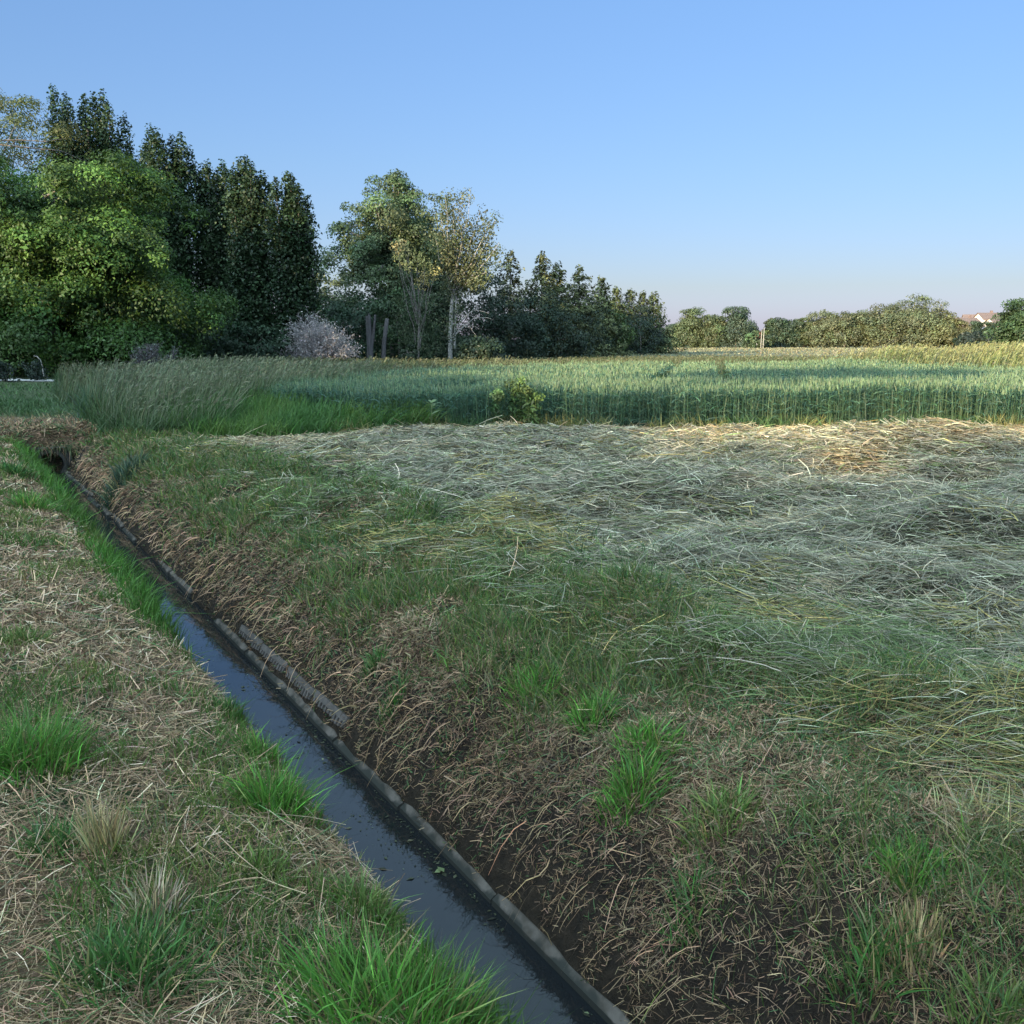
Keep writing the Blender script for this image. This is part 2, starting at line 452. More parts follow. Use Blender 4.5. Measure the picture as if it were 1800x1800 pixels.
def broad_tree(H, R, zc, rz, k, per, size, col, asp=.5, lobes=.28, trunk_r=.2, Rc=None, seed=0, fill=.5, ry=None, nl=14, up=.6, zmin=.2, vclump=.22, lean=0, skirt=0, flat=.8, cvar=.25, boughs=0, brad=.3, bz=.75):
    """crown of leaf clumps over an ellipsoid of uneven radius; limbs run from the trunk into the clumps"""
    d = sphere_dirs(k)
    rr = 1 + lobes * (fbm(d[:, 0] * 2 + 5, d[:, 1] * 2 + d[:, 2] * 1.7 + 5, 1.0, seed + 40, 2) - .5) * 2.2
    rr = rr * (fill + (1 - fill) * rng.uniform(0, 1, k) ** .35)
    Cn = d * rr[:, None] * np.array([R, ry or R, rz]); Cn[:, 2] += zc
    bc = None
    if boughs:                        # foliage gathered on separate boughs with dark gaps between them
        d = sphere_dirs(boughs * 6)
        keep = []
        for i in range(len(d)):
            if all(np.dot(d[i], d[j]) < .80 for j in keep): keep.append(i)
            if len(keep) >= boughs: break
        d = d[keep]; rb = rng.uniform(.58, .86, len(d))
        bc = d * rb[:, None] * np.array([R, ry or R, rz]); bc[:, 2] += zc
        bc = np.concatenate([bc, bc * .45 + np.array([0, 0, zc * .55])])
        br = brad * R * np.exp(rng.normal(0, .22, len(bc)))
        bi = rng.integers(0, len(bc), k); dd = sphere_dirs(k); dd[:, 2] = np.abs(dd[:, 2]) * 1.1 - .35
        Cn = bc[bi] + dd * br[bi][:, None] * np.array([1.1, 1.1, bz]) * rng.uniform(.75, 1.08, (k, 1))
        odb = dd
    okz = Cn[:, 2] > zmin; Cn = Cn[okz]
    if boughs: odb = odb[okz]
    if skirt:
        a = rng.uniform(0, 2 * pi, skirt); q = rng.uniform(.55, .98, skirt)
        Cn = np.concatenate([Cn, np.stack([np.cos(a) * q * R, np.sin(a) * q * (ry or R), rng.uniform(.5, zc * .8, skirt)], 1)])
    Rc = Rc or R * .26
    cr = Rc * np.exp(rng.normal(0, cvar, len(Cn)))
    od = Cn - np.array([0, 0, zc]); od /= np.linalg.norm(od, axis=1, keepdims=True) + 1e-9; od = od * .7 + np.array([0, 0, .6])
    if boughs and not skirt: od = odb * .9 + np.array([0, 0, .3])
    crown = clump_leaves(Cn, cr, per * (cr / Rc) ** 2, size, asp, col, vclump=vclump, up=up, odir=od, flat=flat)
    zt = zc + rz * .45
    tp = np.array([[0, 0, -.3], [.02 * H, 0, zt * .35], [-.01 * H, .01 * H, zt * .7], [lean, 0, zt]])
    paths = [(tp, [trunk_r * 1.25, trunk_r, trunk_r * .7, trunk_r * .3])]
    for i in rng.choice(len(Cn), min(nl, len(Cn)), replace=False):
        s = rng.uniform(.3, .95); b = np.array([np.interp(s, [0, .33, .66, 1], tp[:, j]) for j in range(3)])
        if Cn[i][2] < b[2] - 1: continue
        paths.append((curve(b, Cn[i], sag=.06 * R, wob=.04 * R), np.linspace(trunk_r * .5, trunk_r * .08, 5)))
    return tubes(paths), crown
def poplar(H, Wd, leaders, per=34, size=.2, col=(.028, .05, .02), seed=0):
    """Lombardy poplar: many upright leaders, each a narrow column of clumps ending in a point"""
    paths = [(np.array([[0, 0, -.3], [0, 0, H * .4], [0, 0, H * .85]]), [.28, .2, .04])]
    Cs, Rs = [], []
    for (dx, top) in leaders:
        dy = rng.uniform(-.35, .35) * Wd
        b0 = np.array([dx * .12, dy * .12, H * .05]); tp = np.array([dx, dy, top])
        n = int(top * 2.4)
        t = np.linspace(.04, 1, n)
        ln = np.stack([dx * t ** .6, dy * t ** .6, top * t - .3], 1)
        w = np.interp(t, [0, .15, .5, .8, .93, 1], [.75, .85, .75, .6, .5, .28]) * (Wd / 2.2) ** .5
        for q in range(2):
            j = rng.normal(0, 1, (n, 3)) * (w * .55)[:, None]; j[:, 2] *= .6
            j[t > .9] *= .25
            Cs.append(ln + j); Rs.append(w * 1.0)
        paths.append((ln[::3], np.linspace(.1, .012, len(ln[::3]))))
    Cn = np.concatenate(Cs); R = np.concatenate(Rs)
    k = len(Cn); ci_per = np.maximum(14, per * (R / R.max()) ** 1.6)
    crown = clump_leaves(Cn, R * 1.1, ci_per, size, .8, col, vclump=.22, flat=1.7, up=.15, rand=1.0, odir=np.tile([0, 0, .55], (k, 1)))
    return tubes(paths, 5), crown
def conifer(H, R, col, size=.32, whorls=None, per=9, sparse=1.0, base=.04, seed=0):
    """spruce: whorls of drooping branches, each a fan of needle sprays"""
    nw = whorls or int(H * 4.2)
    Ps, Ns, Cc = [], [], []
    paths = [(np.array([[0, 0, -.3], [0, 0, H * .5], [0, 0, H]]), [.17, .1, .012])]
    for w in range(nw):
        f = (w + rng.uniform(-.3, .3)) / nw
        z = H * (base + (1 - base) * f)
        r = R * (1 - f) ** .75 * rng.uniform(.6, 1.2) + .16
        nb = max(3, int((7 - 3 * f) * sparse))
        a0 = rng.uniform(0, 2 * pi)
        for b in range(nb):
            a = a0 + 2 * pi * b / nb + rng.normal(0, .25)
            L = r * rng.uniform(.65, 1.2)
            n = max(3, int(per * L / R * 2.0) + 3)
            t = rng.uniform(.12, 1, n) ** .75
            droop = -.32 * L * t ** 1.3 + .18 * L * t ** 4 + .12 * L * (f > .8)
            sp = .34 * L * (1.15 - t) * rng.normal(0, 1, n) * .5
            p = np.stack([np.cos(a) * L * t - np.sin(a) * sp, np.sin(a) * L * t + np.cos(a) * sp, z + droop + rng.normal(0, .14, n) + rng.normal(0, .12)], 1)
            Ps.append(p)
            nn = np.stack([np.cos(a) * .5 + rng.normal(0, .4, n), np.sin(a) * .5 + rng.normal(0, .4, n), np.ones(n)], 1); Ns.append(nn)
            Cc.append(np.tile(np.asarray(col) * np.exp(rng.normal(0, .2)), (n, 1)))
        if w % 3 == 0:
            paths.append((curve((0, 0, z), (np.cos(a0) * r * .8, np.sin(a0) * r * .8, z - .25 * r), n=4), np.linspace(.04, .008, 4)))
    P = np.concatenate(Ps); N = np.concatenate(Ns); c = np.concatenate(Cc) * np.exp(rng.normal(0, .15, (len(P), 1)))
    return tubes(paths, 5), leaves(P, N, np.full(len(P), size), .5, c)
def twig_shrub(R, H, n_main, n_sub, leafn, leafsize, leafcol, thick=.02):
    paths = []; tips = []
    for i in range(n_main):
        a = rng.uniform(0, 2 * pi); e = rng.uniform(.25, 1.35)
        L = 1 / np.sqrt((np.cos(e) / R) ** 2 + (np.sin(e) / H) ** 2) * rng.uniform(.75, 1.05)
        tip = np.array([np.cos(a) * np.cos(e), np.sin(a) * np.cos(e), np.sin(e)]) * L
        p = curve((rng.normal(0, .15), rng.normal(0, .15), 0), tip, sag=.12 * R, wob=.06 * R, n=6)
        paths.append((p, np.linspace(thick * 1.6, thick * .5, 6)))
        for j in range(n_sub):
            s = rng.uniform(.35, 1); b = np.array([np.interp(s, np.linspace(0, 1, 6), p[:, q]) for q in range(3)])
            d = sphere_dirs(1)[0] * .8 + tip / np.linalg.norm(tip) * .8; d /= np.linalg.norm(d)
            e2 = b + d * R * rng.uniform(.14, .36)
            pp_ = curve(b, e2, n=4, wob=.03 * R, sag=.02 * R)
            paths.append((pp_, np.linspace(thick * .6, thick * .3, 4)))
            tips.append(pp_)
    T = np.concatenate(tips)
    crown = None
    if leafn:
        P = T[rng.integers(0, len(T), leafn)] + rng.normal(0, .06 * R, (leafn, 3))
        P[:, 2] = np.maximum(P[:, 2], .05)
        crown = leaves(P, rng.normal(size=(leafn, 3)) + np.array([0, 0, .6]), np.full(leafn, leafsize), .45, jit(leafcol, leafn, .2, .04))
    return tubes(paths, 4), crown
def gz(x, y): return float(height(np.array(x), np.array(y)))
def base(px, Yd):
    x = x_at(px, Yd); return (x, Yd, gz(x, Yd) - .05)

rng = np.random.default_rng(100)
# walnut on the left
Yd = 51.0
x0, _, zb = base(85, Yd)
T, Cr = broad_tree(12, 7.7, 5.0, 5.9, 760, 200, .17, (.052, .102, .022), asp=.5, lobes=.24, trunk_r=.3, Rc=.85, seed=1, fill=.55, ry=6.0, nl=40, zmin=.4, vclump=.26, cvar=.35, boughs=40, brad=.31, skirt=110)
tree_obj('walnut_tree', (x0, Yd, zb), 'broad bright green tree with drooping leaves reaching the ground at the left edge', 'tree', T, Cr)
# feathery tree behind it at the edge
Yd = 63.0
x0, _, zb = base(5, Yd)
T, Cr = broad_tree(17, 5.0, z_at(150, Yd) - 4.3, 4.6, 130, 150, .2, (.085, .105, .035), asp=.35, lobes=.4, trunk_r=.13, Rc=1.0, seed=2, fill=.45, nl=60, zmin=5)
tree_obj('feathery_tree', (x0, Yd, zb), 'tall airy olive tree with open branching crown behind the bright green tree', 'tree', T, Cr)
rng = np.random.default_rng(101)
# Lombardy poplars: (px, Y, leaders as (px, top py))
POP = [
    (180, 66, 2.6, [(116, 150), (133, 185), (150, 172), (168, 165), (190, 168), (205, 163), (222, 190), (238, 202), (165, 200), (128, 215), (195, 210)], 'tallest dark columnar poplar with several spires above the bright green tree'),
    (255, 69, 1.6, [(240, 268), (252, 262), (268, 270), (262, 285)], 'short dark poplar in the dip between two taller poplars'),
    (312, 64, 2.2, [(272, 245), (285, 224), (300, 232), (318, 240), (335, 238), (343, 255), (305, 250), (325, 262)], 'dark columnar poplar with ragged top left of the sky notch'),
    (388, 65, 2.0, [(352, 292), (368, 290), (385, 288), (400, 282), (412, 300), (378, 310), (395, 305)], 'dark columnar poplar with twin thin tips between broader ones'),
    (445, 63, 2.2, [(422, 300), (432, 280), (445, 278), (458, 290), (474, 305), (482, 325), (440, 300), (462, 310)], 'dark broad columnar poplar with rounded pointed top'),
    (520, 62, 2.1, [(498, 318), (510, 303), (522, 308), (535, 330), (545, 345), (553, 430), (515, 330), (530, 350)], 'rightmost dark poplar with lit tip beside the open sky'),
]
for (px, Yd, wd, lead, lab) in POP:
    x0, _, zb = base(px, Yd)
    L = [(x_at(a, Yd) - x0, z_at(b, Yd) - zb) for a, b in lead]
    T, Cr = poplar(max(l[1] for l in L), wd, L, per=140, size=.165, col=(.025, .048, .02))
    tree_obj('lombardy_poplar', (x0, Yd, zb), lab, 'tree', T, Cr, group='dark columnar poplars on the left')
# hedge of dark bushes below the poplars
def bush(px, Yd, R, H, col, lab, name='bush', size=.2, k=60, per=60, asp=.55, grp=None, lobes=.3, mat=None):
    x0, _, zb = base(px, Yd)
    T, Cr = broad_tree(H, R, H * .46, H * .54, k, int(per * 1.3), size, col, asp=asp, lobes=lobes, trunk_r=.06, Rc=R * .34, seed=int(px), fill=.45, nl=8, zmin=.05)
    return tree_obj(name, (x0, Yd, zb), lab, 'bush', T, Cr, group=grp, leafm=mat)
bush(395, 61, 2.6, 2.6, (.025, .045, .022), 'low dark bush at the foot of the poplars left of the pale shrub')
bush(455, 60, 2.0, 2.2, (.03, .055, .03), 'small dark bush between the poplars and the pale shrub')
bush(345, 58, 1.8, 2.0, (.03, .055, .03), 'dark bush just right of the bare grey shrub')
bush(15, 58, 3.0, 3.8, (.025, .045, .02), 'dark bush under the bright green tree at the left edge')
bush(110, 58, 3.2, 3.6, (.025, .045, .02), 'dark bush under the middle of the bright green tree')
bush(205, 59, 2.6, 3.0, (.025, .045, .022), 'dark bush under the right half of the bright green tree')
# pale silvery shrub and the bare grey one
x0, _, zb = base(560, 60)
T, Cr = twig_shrub(2.25, 3.1, 90, 16, 9000, .11, (.36, .32, .30), .02)
tree_obj('pale_shrub', (x0, 60, zb), 'round silvery pale shrub in front of the dark poplars', 'shrub', T, Cr, bark=M_TWIG)
x0, _, zb = base(278, 40)
T, Cr = twig_shrub(1.15, 1.9, 50, 12, 1100, .08, (.12, .13, .12), .018)
tree_obj('bare_shrub', (x0, 40, zb), 'bare tangled grey shrub under the right side of the bright green tree', 'shrub', T, Cr, bark=M_GREYWOOD)

rng = np.random.default_rng(102)
# middle group
Yd = 82.0
x0, _, zb = base(690, Yd)
ht = z_at(297, Yd) - zb
T, Cr = broad_tree(ht, 5.0, ht * .52, ht * .47, 420, 130, .2, (.068, .10, .042), asp=.6, lobes=.30, trunk_r=.28, Rc=.8, seed=6, fill=.4, nl=50, zmin=1.2, boughs=26, brad=.36, bz=1.35)
tree_obj('tall_tree', (x0, Yd, zb), 'tallest broad olive green tree in the middle of the tree row', 'tree', T, Cr)
bush(735, 86, 3.0, z_at(345, 86), (.05, .07, .032), 'slender olive tree joined behind the tallest tree on its right', 'tree_behind', .24, 120, 90)
# sunlit bush in the gap
bush(590, 96, 2.6, z_at(478, 96), (.10, .12, .05), 'pale yellow green bush in the gap beside the last poplar', 'gap_bush', .25, 60, 70)
bush(555, 88, 3.0, 5.5, (.035, .06, .028), 'dark bush in the gap under the pale yellow green one', 'gap_bush', .22, 60, 70)
# aspen with the pale trunk
Yd = 74.0
x0, _, zb = base(792, Yd)
ht = z_at(345, Yd) - zb
paths = []; Cs = []
fork = np.array([.25, 0, ht * .46])
paths.append((np.array([[-.05, 0, -.3], [.0, 0, ht * .2], [.12, 0, ht * .36], fork]), [.2, .16, .14, .12]))
paths.append((np.array([[.28, .1, ht * .1], [.38, .1, ht * .3], [.45, .1, ht * .47]]), [.09, .08, .06]))
for (px, py) in [(775, 372), (788, 350), (800, 356), (812, 362), (828, 350), (845, 372), (862, 395), (872, 388), (878, 430), (868, 455), (858, 480), (770, 420), (778, 450), (850, 440), (835, 410), (815, 400), (795, 400)]:
    tip = np.array([x_at(px, Yd) - x0, rng.normal(0, 1.0), z_at(py, Yd) - zb])
    p = curve(fork * rng.uniform(.9, 1.0), tip, n=7, up=.25 * (tip[2] - fork[2]), wob=.08)
    paths.append((p, np.linspace(.06, .012, 7)))
    for s in np.linspace(.3, 1, 10):
        q = np.array([np.interp(s, np.linspace(0, 1, 7), p[:, j]) for j in range(3)])
        Cs.append(q + rng.normal(0, .28, 3))
for s in np.linspace(.12, .5, 9):
    Cs.append(np.array([rng.normal(.4, .5), rng.normal(0, .4), ht * s]))
Cr = clump_leaves(np.array(Cs), .62, 62, .17, .6, (.085, .10, .045), flat=1.1, up=.4)
aspen = tree_obj('aspen_tree', (x0, Yd, zb), 'slender tree with pale trunk and upswept open crown right of the tallest tree', 'tree', tubes(paths, 6), Cr, bark=M_PALEBARK)
dp = []
for (px, py, sg) in [(860, 552, .9), (842, 578, .5), (866, 562, .6), (850, 545, .7), (838, 590, .3)]:
    tip = np.array([x_at(px, Yd) - x0, rng.normal(-.3, .4), z_at(py, Yd) - zb])
    dp.append((curve((.15, 0, ht * rng.uniform(.14, .27)), tip, sag=sg, n=8, wob=.05), np.linspace(.045, .012, 8)))
dV, dF = tubes(dp, 5)
tag(mesh('dead_branch', dV, dF, M_PALEBARK, aspen, smooth=True), 'pale bare arching dead branches on the lower right of the trunk')
# yellowing tree
Yd = 72.0
x0, _, zb = base(735, Yd)
paths = [(np.array([[0, 0, -.3], [.05, 0, 2], [.2, 0, 4.2]]), [.1, .08, .05])]
Cs = []; Co = []
for (px, py) in [(700, 435), (712, 428), (722, 440), (735, 452), (748, 462), (760, 470), (768, 480), (728, 470), (742, 480), (705, 455), (715, 465), (752, 490), (740, 500)]:
    tip = np.array([x_at(px, Yd) - x0, rng.normal(0, .5), z_at(py, Yd) - zb])
    paths.append((curve((rng.normal(0, .1), 0, rng.uniform(1.2, 3.2)), tip, n=6, wob=.08), np.linspace(.05, .01, 6)))
    Cs.append(tip)
Cr1 = clump_leaves(np.array(Cs), .48, 75, .15, .5, (.38, .33, .12), flat=1.0, up=.5)
Cs2 = np.stack([rng.normal(.1, 1.1, 60), rng.normal(0, .8, 60), rng.uniform(.6, 4.7, 60)], 1)
Cr2 = clump_leaves(Cs2, .6, 60, .17, .3, (.075, .10, .05), flat=1.4, up=.1)
yt = tree_obj('yellowing_tree', (x0, Yd, zb), 'small tree with bright yellow foliage at its top before the tallest tree', 'tree', tubes(paths, 5), Cr2)
V, Fq, c = Cr1
tag(mesh('yellow_top', V, Fq, M_LEAF, yt, col=c), 'yellow top of the crown')
# two cut stumps
x0, _, zb = base(650, 68)
h1 = z_at(553, 68) - zb
sp = [(np.array([[0, 0, -.2], [.02, 0, h1 * .4], [-.06, 0, h1 * .98]]), [.26, .2, .18]), (np.array([[.1, 0, h1 * .3], [.25, 0, h1 * .6], [.42, 0, h1]]), [.12, .1, .07]), (np.array([[-.1, .1, h1 * .5], [-.12, .1, h1 * .9], [.02, .1, h1 * 1.02]]), [.11, .1, .05])]
V, Fq = tubes(sp, 8)
tag(mesh('forked_snag', V, Fq, M_GREYWOOD, None, smooth=True), 'thick grey dead trunk forked in a Y with no leaves', 'dead tree').location = (x0, 68, zb)
x0, _, zb = base(673, 69)
h1 = z_at(560, 69) - zb
V, Fq = tubes([(np.array([[0, 0, -.2], [.1, 0, h1 * .5], [.33, 0, h1], [.34, 0, h1 + .01]]), [.16, .14, .13, .001])], 8)
tag(mesh('leaning_snag', V, Fq, M_GREYWOOD, None, smooth=True), 'grey sawn trunk leaning right, standing beside the forked dead trunk', 'dead tree').location = (x0, 69, zb)
# understorey of the middle group
bush(612, 74, 2.2, 4.2, (.028, .055, .03), 'dark green bush behind the right edge of the pale shrub')
bush(700, 76, 2.6, 5.0, (.045, .085, .035), 'mid green bush behind the two grey dead trunks')
bush(655, 78, 2.8, 5.2, (.03, .06, .028), 'dark bush filling in behind the forked dead trunk')
bush(765, 77, 2.2, 6.0, (.05, .08, .04), 'soft green bush between the yellow topped tree and the pale trunk')
bush(828, 80, 2.8, 6.6, (.035, .055, .032), 'dark bush behind the bare arching branches')
bush(868, 82, 2.6, 6.2, (.03, .05, .03), 'dark bush left of the first spruce')
bush(1332, 240, 3.2, 3.4, (.06, .085, .04), 'low olive bush in front of the red roofed house', 'far_bush', .6, 40, 40)
bush(716, 66, .7, 1.5, (.025, .04, .02), 'small dark sapling standing alone at the field edge', 'sapling', .14, 26, 40)
bush(845, 70, 1.6, 1.6, (.03, .05, .028), 'low dark bramble at the foot of the pale trunk')
bush(722, 79, 3.0, 6.5, (.032, .058, .03), 'tall dark bush behind the small yellow topped tree')
bush(800, 82, 3.2, 6.0, (.032, .055, .03), 'dark bush behind the pale trunk')
bush(670, 84, 3.4, 6.5, (.03, .055, .028), 'tall dark bush behind the leaning dead trunk')
bush(905, 84, 2.4, 3.6, (.03, .05, .028), 'low dark bush before the thin see-through spruce')
bush(1000, 100, 3.0, 6.0, (.035, .052, .03), 'dark bush between the tallest spruce and the pointed pale one')
rng = np.random.default_rng(103)
# spruces
SPR = [
    (897, 90, 440, 2.9, .75, (.05, .06, .04), 'thin see-through spruce beside the slender pale trunked tree'),
    (952, 94, 444, 3.1, 1.1, (.05, .062, .036), 'tallest dense spruce in the middle of the conifers'),
    (978, 97, 462, 2.5, 1.0, (.045, .06, .034), 'spruce pressed against the right of the tallest spruce'),
    (1017, 101, 468, 2.9, 1.0, (.05, .065, .04), 'pointed spruce with pale lit top right of the tallest spruce'),
    (1056, 112, 486, 2.9, 1.1, (.045, .06, .036), 'rounded spruce between the pointed pale one and the small flat topped one'),
    (1128, 131, 512, 2.8, 1.1, (.035, .05, .03), 'narrow dark spruce wedged between the last two spruces'),
    (1082, 128, 503, 2.8, 1.1, (.035, .05, .03), 'small flat topped spruce left of the last pair'),
    (1105, 130, 507, 3.2, 1.1, (.035, .05, .03), 'dark broad spruce with a blunt spire, second from the right end'),
    (1147, 132, 514, 3.2, 1.1, (.035, .052, .032), 'dark spruce at the right end of the conifer row'),
]
for (px, Yd, py, R, spv, col, lab) in SPR:
    x0, _, zb = base(px, Yd); h = z_at(py, Yd) - zb
    T, Cr = conifer(h, R * 1.3, np.array(col) * np.array([2.1, 1.8, 1.25]), size=.34, per=24, sparse=spv * 1.2)
    tree_obj('spruce_tree', (x0, Yd, zb), lab, 'tree', T, Cr, leafm=M_NEEDLE, group='spruces along the field edge')
bush(925, 90, 3.0, 5.5, (.03, .05, .03), 'dark bush filling the gap between the first two spruces')
bush(985, 92, 2.3, 3.6, (.04, .06, .035), 'grey green low bush before the tallest spruce')
bush(1055, 118, 3.0, z_at(528, 118), (.06, .10, .025), 'yellow green leafy tree between the spruces', 'leafy_tree', .3, 70, 60)
bush(1040, 112, 2.6, 5.0, (.03, .05, .028), 'dark bush right of the pointed spruce')
bush(1075, 122, 2.8, 4.5, (.028, .046, .028), 'dark bush below the small flat topped spruce')
bush(1125, 127, 3.0, 5.5, (.028, .046, .03), 'dark bush between the last two spruces')

rng = np.random.default_rng(104)
# ------------------------------------------------------------------ far line of trees across the field
def far_tree(px, top, Wpx, Yd, col, lab, kind='round', name='far_tree'):
    x0, _, zb = base(px, Yd); H = z_at(top, Yd) - zb; R = Wpx * 1.12 / 1800 * Yd
    if kind == 'cone':
        T, Cr = conifer(H, R, col, size=.8, whorls=26, per=9)
        return tree_obj(name, (x0, Yd, zb), lab, 'tree', T, Cr, group='trees along the far side of the field')
    T, Cr = broad_tree(H, R, H * .50, H * .54, 170, 62, .42, col, asp=.6, lobes=.55, trunk_r=.25, Rc=(R + H * .5) * .17, seed=int(px) + 3, fill=.5, nl=8, zmin=.4, boughs=16, brad=.42, bz=.9, skirt=30, up=.5 if kind == 'round' else .1)
    return tree_obj(name, (x0, Yd, zb), lab, 'tree', T, Cr, group='trees along the far side of the field')
OL = (.085, .11, .05); DK = (.045, .07, .038); WI = (.115, .135, .07)
FAR = [
    (1182, 574, 20, 262, DK, 'low dark far tree touching the last spruce'),
    (1214, 545, 22, 255, OL, 'pale pointed far tree nearest the last spruce'),
    (1238, 566, 20, 258, DK, 'dark low far tree between two pale pointed ones'),
    (1256, 551, 16, 252, OL, 'small pointed pale far tree left of the bluish round one'),
    (1293, 538, 22, 250, (.055, .08, .05), 'bluish green far tree with ragged top left of the red roof'),
    (1318, 571, 8, 300, DK, 'small dark leaning far tree just left of the red roof'),
    (1356, 562, 13, 254, OL, 'olive far tree right behind the twin pale poles'),
    (1378, 560, 24, 252, DK, 'dark rounded far tree right of the red roof'),
    (1412, 562, 20, 253, OL, 'olive far tree between the dark rounded one and the willows'),
    (1448, 550, 24, 250, WI, 'first pale willow from the left in the far row'),
    (1484, 551, 22, 248, WI, 'second pale willow from the left in the far row'),
    (1518, 553, 20, 250, (.10, .12, .055), 'slightly darker willow left of the highest willow'),
    (1556, 541, 30, 246, WI, 'wide pale willow leaning on the highest willow'),
    (1602, 532, 42, 245, WI, 'highest broad pale willow of the far row'),
    (1648, 548, 28, 243, (.12, .13, .06), 'pale willow right of the highest willow'),
    (1680, 566, 16, 242, (.11, .11, .055), 'small brownish willow at the right end of the far row'),
    (1790, 531, 34, 170, (.05, .085, .035), 'single large dark green tree at the right edge of the field'),
]
for a in FAR: far_tree(*a)
for (px, t, w, lab) in [(1708, 590, 20, 'first dark bush of the hedge before the village, from the left'), (1735, 587, 20, 'taller dark bush in the hedge before the village'), (1762, 592, 20, 'dark low hedge bush left of the single large tree'), (1795, 591, 20, 'dark hedge bush under the single large tree')]:
    far_tree(px, t, w, 190, (.03, .045, .032), lab, name='hedge_bush')
for (px, t, w, Yf, lab) in [(1712, 562, 9, 330, 'small dark tree left of the village roofs'), (1738, 565, 9, 330, 'round green tree standing among the village houses')]:
    far_tree(px, t, w, Yf, DK, lab, name='village_tree')

# houses
M_WALL = rough_mat('pale plaster', (.6, .57, .52), (.75, .72, .66), 1.5, .9, .05)
M_TILE = rough_mat('red tiles', (.34, .10, .06), (.5, .17, .10), 2.5, .85, .3)
M_BROWNTILE = rough_mat('brown tiles', (.11, .08, .07), (.18, .13, .11), 2.5, .85, .3)
M_GLASS = rough_mat('window glass', (.02, .025, .03), (.04, .05, .06), 2, .15, 0)
def box(x0, x1, y0, y1, z0, z1):
    V = [(x, y, z) for z in (z0, z1) for y in (y0, y1) for x in (x0, x1)]
    F = [(0, 2, 3, 1), (4, 5, 7, 6), (0, 1, 5, 4), (2, 6, 7, 3), (0, 4, 6, 2), (1, 3, 7, 5)]
    return V, F
def house(px, Yd, w, d, h, rh, roofm, lab, rot=0.0, z_off=0.0, nwin=3):
    x0, _, zb = base(px, Yd)
    r = empty('house', (x0, Yd, zb + z_off), lab, 'house', None); r.rotation_euler.z = rot
    V, F = box(-w / 2, w / 2, -d / 2, d / 2, -6, h)
    V += [(-w / 2, 0, h + rh - .1), (w / 2, 0, h + rh - .1)]
    F = [f for f in F if f != (4, 5, 7, 6)] + [(4, 6, 8), (5, 9, 7)]
    mesh('wall', V, F, M_WALL, r)
    o, t = .4, .2
    e = o * rh / (d / 2)
    V = [(-w / 2 - o, -d / 2 - o, h - e), (w / 2 + o, -d / 2 - o, h - e), (w / 2 + o, 0, h + rh), (-w / 2 - o, 0, h + rh), (w / 2 + o, d / 2 + o, h - e), (-w / 2 - o, d / 2 + o, h - e)]
    V += [(a, b, c + t) for a, b, c in V]
    F = [(0, 1, 2, 3), (3, 2, 4, 5), (9, 8, 7, 6), (11, 10, 8, 9), (0, 6, 7, 1), (4, 10, 11, 5), (1, 7, 8, 2), (2, 8, 10, 4), (5, 11, 9, 3), (3, 9, 6, 0)]
    rf = mesh('roof', V, F, roofm, r)
    V, F = box(w * .2, w * .2 + .7, -.35, .35, h + rh * .5, h + rh + .9)
    mesh('chimney', V, F, M_BROWNTILE, rf)
    for i in range(nwin):
        cx = -w / 2 + w * (i + .5) / nwin
        V, F = box(cx - .5, cx + .5, -d / 2 - .06, -d / 2 + .03, h - 2.1, h - .8)
        mesh('window', V, F, M_GLASS, r)
    return r
house(1333, 320, 8, 7, 2.0, 2.2, M_TILE, 'low house with bright red tiled roof showing between the far trees', .1, .3)
house(1692, 340, 9, 8, 5, 2.6, M_BROWNTILE, 'pale house with brown roof, leftmost of the village', .3, 1.5)
house(1722, 400, 13, 9, 6.0, 3.2, M_BROWNTILE, 'widest pinkish village house with long brown roof', -.2, 2.5)
house(1731, 350, 6, 7, 6.3, 2.0, M_BROWNTILE, 'narrow white village house, taller than its neighbours', .1, 2.6)
house(1752, 345, 7, 8, 5.2, 2.2, M_BROWNTILE, 'white village house half hidden by the round green tree', .25, 1.6)
house(1766, 360, 8, 8, 6.0, 2.5, M_BROWNTILE, 'rightmost white village house next to the single large tree', -.1, 2.0)
# twin pale poles
for (px, tp, lab) in [(1337.5, 580, 'left of the twin pale bare poles before the red roof'), (1341.5, 577, 'right of the twin pale bare poles before the red roof')]:
    x0, _, zb = base(px, 235); h1 = z_at(tp, 235) - zb
    V, F = tubes([(np.array([[0, 0, -.2], [.03, 0, h1 * .5], [.1, 0, h1], [.1, 0, h1 + .02]]), [.085, .075, .065, .01])], 8)
    tag(mesh('bare_pole', V, F, M_PALEBARK, None, smooth=True), lab, 'pole').location = (x0, 235, zb)
# a bird
b = at_Y(1073, 502, 90)
V = [(-.22, 0, .06), (-.05, .05, 0), (-.05, -.05, 0), (.05, .05, 0), (.05, -.05, 0), (.22, .02, .09), (0, -.16, .0), (0, .2, .0), (0, 0, .05), (0, 0, -.05)]
F = [(0, 1, 8), (0, 8, 2), (0, 2, 9), (0, 9, 1), (5, 8, 3), (5, 4, 8), (5, 9, 4), (5, 3, 9), (6, 8, 4), (6, 2, 8), (6, 9, 2), (6, 4, 9), (7, 1, 9), (7, 9, 3), (7, 3, 8), (7, 8, 1), (1, 2, 9), (3, 9, 4)]
M_DARK = rough_mat('dark feathers', (.02, .02, .02), (.05, .05, .05), 5, .8, 0)
tag(mesh('bird', V, F, M_DARK), 'tiny dark bird flying in the clear sky right of the spruces', 'bird').location = tuple(b)

rng = np.random.default_rng(105)
